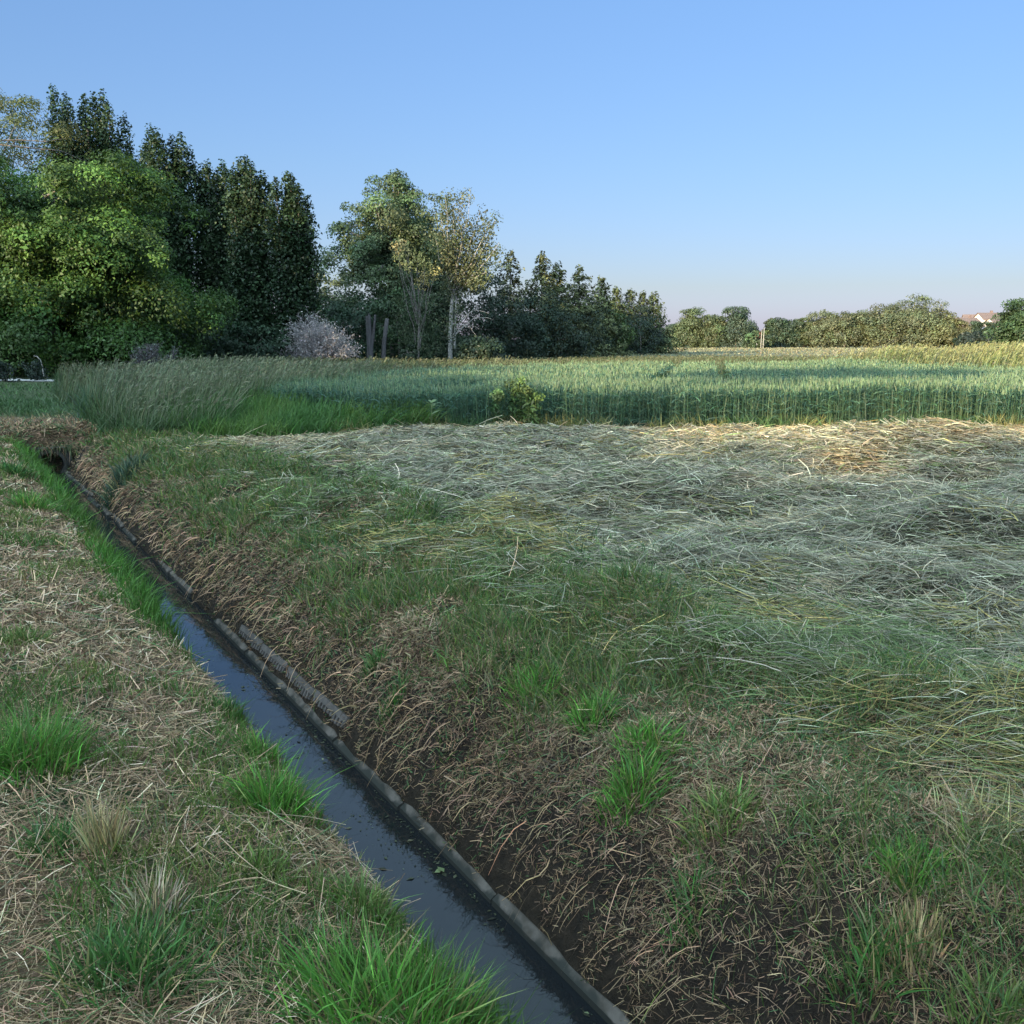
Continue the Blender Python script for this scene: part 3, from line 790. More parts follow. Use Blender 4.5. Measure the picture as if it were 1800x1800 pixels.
# ------------------------------------------------------------------ trees beyond the left edge of the picture: they throw the evening shade over the meadow
SHADE = []
for p_, top_ in [(-46, 15.5), (-39.5, 15.5), (-33, 15.2), (-26, 14.4), (-19, 13.2), (-12.5, 11.9), (-7, 9.8), (-1.5, 10.2), (4.5, 12.0), (11, 13.4), (18, 13.5), (25, 13.5), (-42, 15.5), (-36, 15.3), (-29.5, 15), (-22.5, 14), (-15.7, 12.6), (-9.7, 11.3), (-4.2, 10.5), (1.5, 11.6), (7.7, 13.4), (14.5, 13.5)]:
    a_ = (-45 if len(SHADE) < 12 else -51) + 1.2 * sin(p_ * 1.7); SHADE.append((.55 * a_ + .835 * p_, .835 * a_ - .55 * p_, top_ / 1.08, 4.7))
sh = None
for i, (sx, sy, hh, rr_) in enumerate(SHADE):
    if sh is None:
        T, Cr = broad_tree(10, 5, 5.0, 5.0, 150, 130, .42, (.05, .08, .03), lobes=.35, trunk_r=.25, Rc=1.5, seed=77, fill=.45, nl=14, zmin=.2)
        sh = tree_obj('roadside_tree', (sx, sy, 0), 'leafy tree in the row left of the meadow beyond the ditch', 'tree', T, Cr, group='trees left of the meadow')
        o = sh
    else:
        o = copy_tree(sh)
    o.location = (sx, sy, gz(sx, sy)); o.scale = (rr_ / 5, rr_ / 5, hh / 10); o.rotation_euler.z = i * 1.3

for p_, top_, a_ in [(-51.5, 15.5, 14), (-57.5, 16.5, 14), (-63.5, 16, 14)]:  # unseen trees added to keep the lower poplars in shade
    o = copy_tree(sh); sx, sy = .55 * a_ + .835 * p_, .835 * a_ - .55 * p_
    o.location = (sx, sy, gz(sx, sy)); o.scale = (.8, .8, top_ / 10.8); o.rotation_euler.z = p_
    o['label'] = 'unseen leafy tree added to shade the poplars, left of the broad bright green tree'; o['group'] = 'unseen trees added to shade the poplars'
T, Cr = broad_tree(17, 3.8, 16.0, .22, 90, 70, .3, (.05, .08, .03), lobes=.2, trunk_r=.14, Rc=.7, seed=78, fill=.2, nl=10, ry=2.5, zmin=2)  # unseen added tree, thin high crown shaped to cast a shadow band on the wheat
px_, py_ = .55 * -60 + .835 * -8, .835 * -60 - .55 * -8
tree_obj('shade_band_tree', (px_, py_, gz(px_, py_)), 'unseen flat crowned tree added to shade a band of wheat, behind the row left of the meadow', 'tree', T, Cr)

rng = np.random.default_rng(106)
# ------------------------------------------------------------------ things by the ditch
M_MOSSY = rough_mat('mossy concrete', (.03, .032, .026), (.085, .08, .07), 9, .95, .5)
M_CONC, ct, cb = new_mat('ditch concrete')
tc = ct.nodes.new('ShaderNodeTexCoord'); ge = ct.nodes.new('ShaderNodeNewGeometry')
sx = ct.nodes.new('ShaderNodeSeparateXYZ'); ct.links.new(ge.outputs['Position'], sx.inputs[0])
n1 = ct.nodes.new('ShaderNodeTexNoise'); n1.inputs['Scale'].default_value = 9; n1.inputs['Detail'].default_value = 5
ct.links.new(tc.outputs['Object'], n1.inputs['Vector'])
ad = ct.nodes.new('ShaderNodeMath'); ad.operation = 'MULTIPLY_ADD'; ad.inputs[1].default_value = .09
ct.links.new(n1.outputs[0], ad.inputs[0]); ct.links.new(sx.outputs[2], ad.inputs[2])
mr = ct.nodes.new('ShaderNodeMapRange'); mr.inputs[1].default_value = ZW + .072; mr.inputs[2].default_value = ZW + .085
ct.links.new(ad.outputs[0], mr.inputs[0])
n2 = ct.nodes.new('ShaderNodeTexNoise'); n2.inputs['Scale'].default_value = 13; n2.inputs['Detail'].default_value = 6
ct.links.new(tc.outputs['Object'], n2.inputs['Vector'])
rp = ct.nodes.new('ShaderNodeValToRGB'); rp.color_ramp.elements[0].color = (.055, .048, .04, 1); rp.color_ramp.elements[1].color = (.13, .112, .098, 1)
rp.color_ramp.elements[0].position = .35; rp.color_ramp.elements[1].position = .65
ct.links.new(n2.outputs[0], rp.inputs[0])
mw_ = ct.nodes.new('ShaderNodeMix'); mw_.data_type = 'RGBA'; mw_.inputs[6].default_value = (.035, .036, .032, 1)
ct.links.new(mr.outputs[0], mw_.inputs[0]); ct.links.new(rp.outputs[0], mw_.inputs[7])
ct.links.new(mw_.outputs[2], cb.inputs['Base Color']); cb.inputs['Roughness'].default_value = .9; cb.inputs['Specular IOR Level'].default_value = .12
bp = ct.nodes.new('ShaderNodeBump'); bp.inputs['Strength'].default_value = .35; bp.inputs['Distance'].default_value = .003
ct.links.new(n2.outputs[0], bp.inputs['Height']); ct.links.new(bp.outputs[0], cb.inputs['Normal'])

def to_world(pts):                     # (u, v, z) -> world
    p = np.asarray(pts, float); x, y = xy(p[:, 0], p[:, 1])
    return np.stack([x, y, p[:, 2]], 1)
def slab_mesh(L, seed):
    """one channel slab: sloped face with a chipped top edge"""
    r = np.random.default_rng(seed); n = 15
    v = np.linspace(0, L, n); chip = -.007 * np.clip(r.normal(0, .8, n), 0, 1.6) - .035 * np.clip(np.sin(v * 5 + seed * 2.1) - .6, 0, 1); chip[0] = chip[-1] = -.012
    rows = [np.stack([np.full(n, .0), v, np.full(n, -.16)], 1), np.stack([np.full(n, .006), v, np.full(n, -.02)], 1), np.stack([np.full(n, .012), v, .036 + chip * .1], 1),
            np.stack([np.full(n, .04), v, .066 + chip], 1), np.stack([np.full(n, .085), v, .055 + chip], 1), np.stack([np.full(n, .07), v, np.full(n, -.16)], 1)]
    V = np.concatenate(rows); m = len(rows); F = []
    for a in range(m):
        b = (a + 1) % m
        for i in range(n - 1): F.append((a * n + i, a * n + i + 1, b * n + i + 1, b * n + i))
    F.append(tuple(a * n for a in range(m))); F.append(tuple(a * n + n - 1 for a in reversed(range(m))))
    return V, F
AX = radians(29)
def place_uv(o, u, v, z, tilt=0.0, yaw=0.0):
    x, y = xy(u, v); o.location = (x, y, z); o.rotation_euler = (tilt, 0, AX + yaw)
slabs = []
for s in range(4):
    V, F = slab_mesh(.985, s)
    o = mesh('channel_slab', V, F, M_CONC); slabs.append(o)
used = set(); k = 0
for v0 in np.arange(2.55, 19.6, 1.0):
    if 8.0 < v0 < 9.0: continue
    s = k % 4; k += 1
    o = slabs[s] if s not in used else slabs[s].copy()
    if s in used: C.objects.link(o)
    used.add(s)
    broken = v0 > 9.5
    place_uv(o, 1.845 + rng.normal(0, .006 + .02 * broken), v0, ZW - .012 + rng.normal(0, .004 + .02 * broken), rng.normal(0, .004 + .02 * broken), rng.normal(0, .004 + .03 * broken))
    tag(o, 'concrete slab lining the right side of the ditch, wet and dark along the waterline', 'concrete slab', 'concrete slabs along the ditch water')
def comb_mesh(n=11, seed=0):
    """open concrete paver whose cut edge shows teeth"""
    r = np.random.default_rng(seed); V, F = [], []
    def bx(x0, x1, y0, y1, z0, z1):
        b, f = box(x0, x1, y0, y1, z0, z1); o = len(V); V.extend(b); F.extend([tuple(i + o for i in q) for q in f])
    bx(.045, .085, 0, n * .05, -.02, .02)
    for i in range(n):
        a = r.uniform(0, .02); bx(a, .0445, i * .05 + .008, i * .05 + .03, -.018, .022)
    return V, F
comb = None
for q, (v0, du) in enumerate([(7.3, .0), (6.7, .01), (6.1, 0), (5.5, .02)]):
    if comb is None: V, F = comb_mesh(); comb = mesh('toothed_paver', V, F, rough_mat('paver concrete', (.05, .045, .04), (.12, .105, .095), 12, .95, .4)); o = comb
    else: o = comb.copy(); C.objects.link(o)
    x, y = xy(1.915 + du * .2, v0); o.location = (x, y, -.680 + rng.normal(0, .006)); o.rotation_euler = (0, radians(-33), 0)
    o.rotation_mode = 'XYZ'
    from mathutils import Euler, Matrix
    o.rotation_euler = (Matrix.Rotation(AX + rng.normal(0, .03), 3, 'Z') @ Matrix.Rotation(radians(-58 + rng.normal(0, 3)), 3, 'Y')).to_euler()
    tag(o, 'grey open paver with a toothed edge half buried in the bank above the slabs', 'paver', 'toothed pavers in the right bank')
# culvert: headwall with a round pipe
cul = empty('culvert', (0, 0, 0), 'dark pipe opening in a grey concrete headwall at the far end of the ditch', 'culvert')
uc, rad_o, rad_i, zc_ = 1.63, .27, .22, -.60
th = np.linspace(0, 2 * pi, 32, endpoint=False)
sq = []
for a in th:
    c_, s_ = cos(a), sin(a); m_ = max(abs(c_) / .36, abs(s_) / .30); sq.append((c_ / m_, s_ / m_))
sq = np.array(sq); rows = []
for (vv, ring) in [(CULV - .16, np.stack([rad_i * np.cos(th), rad_i * np.sin(th)], 1)), (CULV - .16, sq), (CULV + .1, sq)]:
    rows.append(np.stack([uc + ring[:, 0], np.full(32, vv), zc_ + ring[:, 1]], 1))
V = to_world(np.concatenate(rows)); F = []
for a in range(2):
    for i in range(32): j = (i + 1) % 32; F.append((a * 32 + i, a * 32 + j, (a + 1) * 32 + j, (a + 1) * 32 + i))
mesh('headwall', V, F, M_MOSSY, cul)
rows = []
for (vv, r_) in [(CULV - .20, rad_i), (CULV - .20, rad_o), (CULV - .12, rad_o), (CULV - .12, rad_i), (CULV + 2.2, rad_i)]:
    rows.append(np.stack([uc + r_ * np.cos(th), np.full(32, vv), zc_ + r_ * np.sin(th)], 1))
rows[0], rows[3] = rows[0], rows[3]
ring = [rows[4], rows[0], rows[1], rows[2]]
V = to_world(np.concatenate(ring)); F = []
for a in range(3):
    for i in range(32): j = (i + 1) % 32; F.append((a * 32 + i, (a + 1) * 32 + i, (a + 1) * 32 + j, a * 32 + j))
F.append(tuple(range(32)))
mesh('pipe', V, F, M_MOSSY, cul, smooth=False)

k = 260; Q = np.stack([uc + rng.uniform(-.45, .45, k), np.full(k, CULV - .17) + rng.normal(0, .02, k), zc_ + .30 + rng.uniform(-.02, .05, k)], 1); P = to_world(Q)
D = np.tile(np.array([SU, -CU, .2]), (k, 1)) * .6 + rng.normal(0, .4, (k, 3)); D /= np.linalg.norm(D, axis=1, keepdims=True)
V, F, c = blades(P, D, rnd(k, .08, .26), np.full(k, .012), np.stack([np.zeros(k), np.zeros(k), -rnd(k, .3, 1.1)], 1), jit(np.where(rng.uniform(size=(k, 1)) < .5, np.array([.16, .11, .06]), np.array([.05, .08, .03])), k, .3), 3, tip=.2)
tag(mesh('hanging_grass', V, F, M_STRAW, col=c), 'dry grass hanging over the culvert headwall', 'grass', kind='stuff')
# ------------------------------------------------------------------ grass, straw, hay
STRAW = np.array([.42, .29, .17]); BROWN = np.array([.25, .16, .09]); PALE = np.array([.54, .42, .28])
GR = np.array([.075, .145, .026]); GRD = np.array([.052, .10, .034]); GRY = np.array([.12, .16, .035])
def pick(P, cols, wts):
    w = np.stack(wts, 1); w = w / w.sum(1, keepdims=True); cw = np.cumsum(w, 1)
    k = (rng.uniform(size=(len(P), 1)) > cw).sum(1).clip(0, len(cols) - 1)
    return np.asarray(cols)[k]
def wid(Y, w0, k=.00085):
    return np.maximum(w0, k * Y) * np.exp(rng.normal(0, .22, len(Y)))
def edge_x(u):
    return lambda Y: (u - SU * Y) / CU

rng = np.random.default_rng(107)
# left bank
parts = []
xyp = scatter(1.6, 19.5, lambda Y: min(5200, 11000 / Y), FL, edge_x(1.36))
u, v = uv(xyp[:, 0], xyp[:, 1]); ok = v < 20.3; xyp = xyp[ok]; u = u[ok]; v = v[ok]
X, Y = xyp.T
gmask = sstep(.46, .62, fbm(X, Y, .55, 31)); fr = sstep(.92, 1.08, u) * sstep(4.5, 7.5, v)
wet = sstep(1.12, 1.3, u)
keep = rng.uniform(size=len(X)) > (.45 * gmask + .85 * fr + .5 * wet).clip(0, .95)
P = on_ground(xyp[keep]); n = len(P); P[:, 2] += np.abs(rng.normal(0, .018, n))
c = jit(pick(P, [STRAW, PALE, BROWN, BROWN * .6, GRD * 1.5], [np.full(n, .42), np.full(n, .12), np.full(n, .38), np.full(n, .2), .14 * np.ones(n)]), n, .25)
ang = 2 * pi * fbm(P[:, 0], P[:, 1], .7, 50) * 1.5 + rng.normal(0, .9, n)
parts.append(straws(P, ang, rnd(n, .035, .15) * np.where(rng.uniform(size=n) < .06, 2.0, 1), wid(P[:, 1], .0020), c, pitch=.38, curve=.15))
# upright stubble
m = rng.uniform(size=len(X)) < .10
P = on_ground(xyp[m]); n = len(P)
parts.append(grass_blades(P, rnd(n, .03, .10), jit(STRAW, n, .25), wid(P[:, 1], .0028), .35, .1, 1))
xyl = scatter(1.6, 9, lambda Y: min(9000, 20000 / Y), FL, edge_x(1.34)); P = on_ground(xyl, .004); n = len(P)
parts.append(straws(P, rnd(n, 0, 2 * pi), rnd(n, .015, .055), wid(P[:, 1], .0022), jit(pick(P, [STRAW * .8, BROWN, BROWN * .6, GRD * 1.4], [np.full(n, .4), np.full(n, .3), np.full(n, .2), np.full(n, .18)]), n, .25), pitch=.3, curve=.2, segs=1))
V, F, c = join(parts)
tag(mesh('cut_straw', V, F, M_STRAW, col=c), 'dry tan cut grass lying over the bank on the left of the ditch', 'cut grass', kind='stuff')
parts = []
xyp = scatter(1.6, 19.8, lambda Y: min(4200, 9500 / Y), FL, edge_x(1.38))
u, v = uv(xyp[:, 0], xyp[:, 1]); ok = v < 20.3; xyp = xyp[ok]; u = u[ok]; v = v[ok]; X, Y = xyp.T
gm = sstep(.44, .62, fbm(X, Y, .55, 31)); fr = sstep(.90, 1.06, u) * (.35 + .65 * sstep(.35, .55, fbm(u * 2, v, .7, 63))) * sstep(5.0, 8.0, v); fr2 = sstep(1.12, 1.25, u) * sstep(.45, .6, fbm(v, v * 0, .8, 61))
lft = sstep(-.2, -.6, u) * .35
pr = (.72 * gm + fr + .8 * fr2 + lft * .8 + .07).clip(0, 1) 
m = rng.uniform(size=len(X)) < pr
P = on_ground(xyp[m]); n = len(P); f = fr[m]; f2 = fr2[m]
Lb = (.035 + .08 * gm[m] * rnd(n, .4, 1.2) + .17 * f * rnd(n, .5, 1.2) + .11 * f2 * rnd(n, .4, 1.2))
c = jit(mix(mix(GR * .9, GRY, sstep(.4, .6, fbm(P[:, 0], P[:, 1], .9, 62))), GR * np.array([.85, 1.1, .9]), f), n, .22)
parts.append(grass_blades(P, Lb, c, wid(P[:, 1], .0036), .35, .5, 2))
V, F, c = join(parts)
tag(mesh('short_grass', V, F, M_BLADE, col=c), 'green grass growing through the cut straw on the left bank', 'grass', kind='stuff')

rng = np.random.default_rng(108)
# right bank
parts = []
xyp = scatter(1.6, 18.5, lambda Y: min(13000, 34000 / Y), edge_x(1.9), lambda Y: min(edge_x(3.5)(Y), FR(Y)))
u, v = uv(xyp[:, 0], xyp[:, 1]); ok = v < 20.3; xyp = xyp[ok]; u = u[ok]; v = v[ok]; X, Y = xyp.T
cl = sstep(.36, .56, fbm(X, Y, .35, 32)); gm = sstep(.48, .64, fbm(X * .8, Y, .6, 71) + .07 * sstep(4, 9, v))
pr = (.55 + .45 * cl) * (.38 + .62 * sstep(2.0, 2.2, u))
m = rng.uniform(size=len(X)) < pr
P = on_ground(xyp[m]); n = len(P); P[:, 2] += np.abs(rng.normal(0, .015, n))
uu = u[m]; top = sstep(2.2, 2.6, uu)
c = jit(mix(pick(P, [BROWN * .6, BROWN, STRAW * .6, SOIL * 2, GRD * 1.2], [np.full(n, .42), np.full(n, .28), .08 + 1.6 * sstep(.47, .6, fbm(P[:, 0], P[:, 1], .33, 133)), np.full(n, .17), np.full(n, .16)]), pick(P, [BROWN, STRAW * .8, PALE * .7, GRD * 1.6], [np.full(n, .36), .2 + 1.2 * sstep(.5, .62, fbm(P[:, 0], P[:, 1], .33, 133)), np.full(n, .08), np.full(n, .36)]), top), n, .28)
ang = (AX + pi) + rng.normal(0, 1.0, n)
parts.append(straws(P, np.where(rng.uniform(size=n) < .5, ang, rnd(n, 0, 2 * pi)), rnd(n, .02, .085) * np.where(rng.uniform(size=n) < .03, 2.6, 1), wid(P[:, 1], .0017), c, pitch=.42, curve=.25))
xyl = scatter(1.6, 11, lambda Y: min(20000, 46000 / Y), edge_x(1.92), lambda Y: min(edge_x(3.4)(Y), FR(Y))); P = on_ground(xyl, .004); P = P[rng.uniform(size=len(P)) < .35 + .65 * sstep(.3, .5, fbm(P[:, 0], P[:, 1], .3, 131))]; n = len(P)
parts.append(straws(P, rnd(n, 0, 2 * pi), rnd(n, .012, .05), wid(P[:, 1], .0017), jit(pick(P, [BROWN * .55, BROWN * .9, SOIL * 1.8, STRAW * .6, GRD * 1.2], [np.full(n, .34), np.full(n, .36), np.full(n, .16), np.full(n, .14), np.full(n, .12)]), n, .3), pitch=.55, curve=.3, segs=1))
# straw over the earth behind the headwall
xyl = scatter(16, 21.5, lambda Y: 1500, lambda Y: -11, lambda Y: -5.5); u_, v_ = uv(xyl[:, 0], xyl[:, 1]); xyl = xyl[(v_ > CULV - .1) & (v_ < CULV + 1.6) & (u_ > .2) & (u_ < 3.2)]; P = on_ground(xyl, .01); n = len(P)
parts.append(straws(P, rnd(n, 0, 2 * pi), rnd(n, .05, .2), wid(P[:, 1], .004), jit(pick(P, [BROWN, STRAW * .8, SOIL * 2, GRD * 1.3], [np.full(n, .5), np.full(n, .3), np.full(n, .2), np.full(n, .25)]), n, .25), pitch=.5, curve=.3))
k = 5200; vv = 1.3 + 18 * rng.uniform(size=k) ** .95; Q = np.stack(xy(2.05 + np.abs(rng.normal(0, .16, k)), vv), 1); P = on_ground(Q, .01); P = P[fbm(vv, vv * 0, .5, 137) + rng.normal(0, .1, k) > .42]; k = len(P)
D = np.tile(np.array([-CU * .7, -SU * .7, .45]), (k, 1)) + rng.normal(0, .45, (k, 3)); D /= np.linalg.norm(D, axis=1, keepdims=True)
parts.append(blades(P, D, rnd(k, .04, .15), wid(P[:, 1], .0016), np.stack([np.zeros(k), np.zeros(k), -rnd(k, .4, 1.1)], 1), jit(pick(P, [BROWN * .7, BROWN * .4, GRD, STRAW * .6], [np.full(k, .36), np.full(k, .34), np.full(k, .3), np.full(k, .08)]), k, .3), 3, tip=.2))
# thin roots and stalks hanging over the slabs
k = 900; vv = rnd(k, 1.5, 19); Q = np.stack(xy(rnd(k, 1.96, 2.15), vv), 1); P = on_ground(Q, .01)
D = np.tile(np.array([-CU * .8, -SU * .8, .1]), (k, 1)) + rng.normal(0, .35, (k, 3)); D /= np.linalg.norm(D, axis=1, keepdims=True)
parts.append(blades(P, D, rnd(k, .08, .22), wid(P[:, 1], .0022), np.stack([np.zeros(k), np.zeros(k), -rnd(k, .4, 1.1)], 1), jit(BROWN * 1.3, k, .3), 3, tip=.4))
V, F, c = join(parts)
tag(mesh('bank_straw', V, F, M_STRAW, col=c), 'brown dry thatch and roots on the dark earth bank right of the ditch', 'dry grass', kind='stuff')
parts = []
xyp = scatter(1.6, 18.8, lambda Y: min(5200, 15000 / Y), edge_x(1.95), lambda Y: min(edge_x(3.6)(Y), FR(Y)))
u, v = uv(xyp[:, 0], xyp[:, 1]); ok = v < 20.3; xyp = xyp[ok]; u = u[ok]; v = v[ok]; X, Y = xyp.T
gm = sstep(.47, .62, fbm(X * .8, Y, .6, 71) + .03 + .12 * sstep(3.0, 8, v)); hi = sstep(2.1, 2.5, u)
lo = sstep(2.05, 2.25, u); pr = (.45 + .55 * sstep(2.2, 4.2, v)) * (gm * (.12 + .3 * lo + .4 * hi) + .10 * lo + .14 * hi + .02 + .3 * lo * sstep(4, 7, v)).clip(0, 1)
m = rng.uniform(size=len(X)) < pr; P = on_ground(xyp[m]); n = len(P)
c = jit(pick(P, [GR * .85, GRD * 1.1, GRY, np.array([.18, .15, .07])], [.45 * np.ones(n), .3 * np.ones(n), .25 * np.ones(n), .35 * np.ones(n)]), n, .28)
parts.append(grass_blades(P, .04 + .13 * rnd(n, .2, 1.1) * gm[m] + .05 * rnd(n, 0, 1) * hi[m], c, wid(P[:, 1], .0032), .4, .6, 2))
V, F, c = join(parts)
tag(mesh('bank_grass', V, F, M_BLADE, col=c), 'patchy green grass along the top of the right bank', 'grass', kind='stuff')

rng = np.random.default_rng(109)
# mown hay
HPALE = np.array([.335, .305, .205]); HGREY = np.array([.195, .185, .13]); HGREEN = np.array([.115, .16, .055]); HYEL = np.array([.28, .225, .075]); HTAN = np.array([.35, .275, .16])
xyp = scatter(2.4, 19.8, lambda Y: min(4600, 22000 / Y), lambda Y: max(FL(Y), edge_x(2.5)(Y), -8), FR)
X, Y = xyp.T; u, v = uv(X, Y)
e = hay_edge(v); m = rng.uniform(size=len(X)) < sstep(e - .35, e + .3, u) * sstep(front_Y(X) + .35, front_Y(X) + .05, Y)
xyp = xyp[m]; X, Y = xyp.T; u, v = uv(X, Y); n = len(X)
din = u - hay_edge(v)
gw = sstep(1.6, .5, din + 1.2 * (fbm(X, Y, 1.0, 81) - .5)) * 2.6 + .22
yw = sstep(.54, .68, fbm(X * .6, Y * 1.2, .8, 82)) * (2.0 * sstep(1.8, .8, din) + .3)
tw = sstep(2.6, .9, front_Y(X) - Y + 1.2 * (fbm(X, Y, 1.1, 84) - .5)) * 5 + sstep(-2, -4.5, X) * 1.2 + .8 * sstep(.6, .75, fbm(X * .5, Y, 1.0, 83))
P = on_ground(xyp); 
fluff = sstep(.40, .75, fbm(X, Y, .6, 85))
P[:, 2] += np.abs(rng.normal(0, .02, n)) + fluff * rnd(n, 0, .15) * sstep(.1, 1.5, front_Y(X) - Y)
c = jit(pick(P, [HPALE, HGREY, HGREEN, HYEL, HTAN], [np.full(n, .9), np.full(n, .8), gw, yw * 1.2, tw]), n, .36, .05)
ang = 2 * pi * (fbm(X * .7, Y, 1.6, 86, 3) - .5) * 2.2 + rng.normal(0, .6, n)
wild = rng.uniform(size=n) < .08 + .7 * sstep(.48, .66, fbm(X, Y, .7, 87)); ang = np.where(wild, rnd(n, 0, 2 * pi), ang)
Lh = rnd(n, .06, .27) * np.where(rng.uniform(size=n) < .05, 2.0, 1)
V, F, c = straws(P, ang, Lh, wid(Y, .0021, .00066), c, pitch=.20, curve=.42, segs=3, zup=.05)
tag(mesh('mown_hay', V, F, M_STRAW, col=c), 'pale grey green hay lying in tangled swathes over the mown strip', 'hay', kind='stuff')
# short green aftermath through the hay edge
xyp = scatter(2.3, 16, lambda Y: min(600, 2600 / Y), lambda Y: max(FL(Y), edge_x(2.5)(Y)), lambda Y: min(FR(Y), edge_x(5.2)(Y)))
X, Y = xyp.T; u, v = uv(X, Y); m = rng.uniform(size=len(X)) < sstep(2.2, .2, u - hay_edge(v)) * sstep(.4, .6, fbm(X, Y, .6, 88)); xyp = xyp[m]
P = on_ground(xyp); n = len(P)
V, F, c = grass_blades(P, rnd(n, .06, .20), jit(GRD * 1.15, n, .25), wid(P[:, 1], .003), .5, .7, 2)
tag(mesh('aftermath_grass', V, F, M_BLADE, col=c), 'green grass sprouting between the hay and the ditch bank', 'grass', kind='stuff')

rng = np.random.default_rng(110)
# ------------------------------------------------------------------ wheat
def wheat_dens(Y):
    return 190 if Y < 20.6 else (110 if Y < 24 else (60 if Y < 31 else 34))
WP = [(-2.2, 18.0), (-.9, 18.4), (1, 18.4), (4, 18.4), (25, 18.4), (25, 30), (16.5, 30.5), (14.8, 36), (13.8, 42.5), (2.5, 43), (-1.2, 37), (-3.4, 30.5), (-4.6, 24), (-5.0, 20.6), (-3.2, 18.9)]
xyp = scatter(18, 43.5, wheat_dens, lambda Y: max(FL(Y), -7), FR)
X, Y = xyp.T; m = poly_in(X, Y, WP) & (Y > front_Y(X) + rng.normal(0, .12, len(X)) + .35 * (fbm(X, X * 0 + 4, .7, 97) - .5))
lane = np.abs((X - 3.3) * .995 - (Y - 24) * .19) ; lane2 = np.abs((X - 5.0) * .995 - (Y - 24) * .19)
m &= ~((lane < .22) | (lane2 < .22)) | (Y < 22.5)
xyp = xyp[m]; X, Y = xyp.T; n = len(X)
P = on_ground(xyp)
hgt = .71 + .13 * (fbm(X, Y, 1.3, 91) - .5) * 2 + .05 * (fbm(X, Y, .3, 96) - .5) + rng.normal(0, .045, n)
frontd = Y - front_Y(X)
thin = sstep(-1.5, -4.2, X)
kf = np.maximum(1, Y / 21.0)
sc = jit(mix(np.array([.055, .10, .05]), np.array([.08, .12, .05]), sstep(.5, .7, fbm(X, Y, 1.2, 92))), n, .2)
parts = []
D = upright(n, .075); Bz = np.zeros((n, 3)); Bz[:, 0] = rng.normal(0, .04, n); Bz[:, 1] = rng.normal(0, .04, n)
near = frontd < 4
parts.append(blades(P[near], D[near], hgt[near], (.0085 * kf * np.exp(rng.normal(0, .15, n)))[near], Bz[near], sc[near], 2, tip=.8))
LC = np.array([.062, .128, .068]); LC2 = np.array([.048, .108, .078]); EC = np.array([.155, .22, .115])
for q, fq in enumerate((.18, .42, .62, .82, .9)):
    mm = (near if q < 3 else np.ones(n, bool)); k = int(mm.sum())
    Q = P[mm] + D[mm] * (hgt[mm] * (fq + rng.normal(0, .05, k)))[:, None]
    a = rnd(k, 0, 2 * pi); el = rnd(k, .5, 1.3)
    Dl = np.stack([np.cos(a) * np.cos(el), np.sin(a) * np.cos(el), np.sin(el)], 1)
    Bl = np.stack([np.cos(a) * .35, np.sin(a) * .35, -rnd(k, .3, 1.0)], 1)
    parts.append(blades(Q, Dl, rnd(k, .14, .26), .013 * kf[mm] * np.exp(rng.normal(0, .2, k)), Bl, jit(mix(LC, LC2, rng.uniform(size=k)), k, .2), 3))
Q = P + D * (hgt * .97)[:, None]
De = D + rng.normal(0, .12, (n, 3)); De /= np.linalg.norm(De, axis=1, keepdims=True)
for q in range(2):
    sd = np.stack([np.cos(q * pi / 2 + np.arange(n)), np.sin(q * pi / 2 + np.arange(n)), np.zeros(n)], 1)
    parts.append(blades(Q, De, rnd(n, .07, .11), .015 * kf, Bz * .5, jit(EC, n, .18), 2, tip=.25, base=.7, side=sd))
V, F, c = join(parts)
tag(mesh('wheat_crop', V, F, M_BLADE, col=c), 'dense standing blue green wheat with pale ears behind the mown hay', 'wheat', kind='stuff')
# grassy foot of the crop
xyp = scatter(17.5, 20.2, lambda Y: 520, lambda Y: -3.5, FR); X, Y = xyp.T
m = (np.abs(Y - front_Y(X) + .05) < .22 + .2 * fbm(X, Y, .8, 93)) & (rng.uniform(size=len(X)) < sstep(.35, .6, fbm(X, Y, 1.1, 94))); P = on_ground(xyp[m]); n = len(P)
V, F, c = grass_blades(P, rnd(n, .1, .38), jit(mix(GRD, np.array([.17, .17, .06]), sstep(.4, .6, fbm(P[:, 0], P[:, 1], .7, 95))), n, .25), wid(P[:, 1], .008), .45, .5, 3)
tag(mesh('edge_grass', V, F, M_BLADE, col=c), 'rough grass along the foot of the standing wheat', 'grass', kind='stuff')

rng = np.random.default_rng(111)
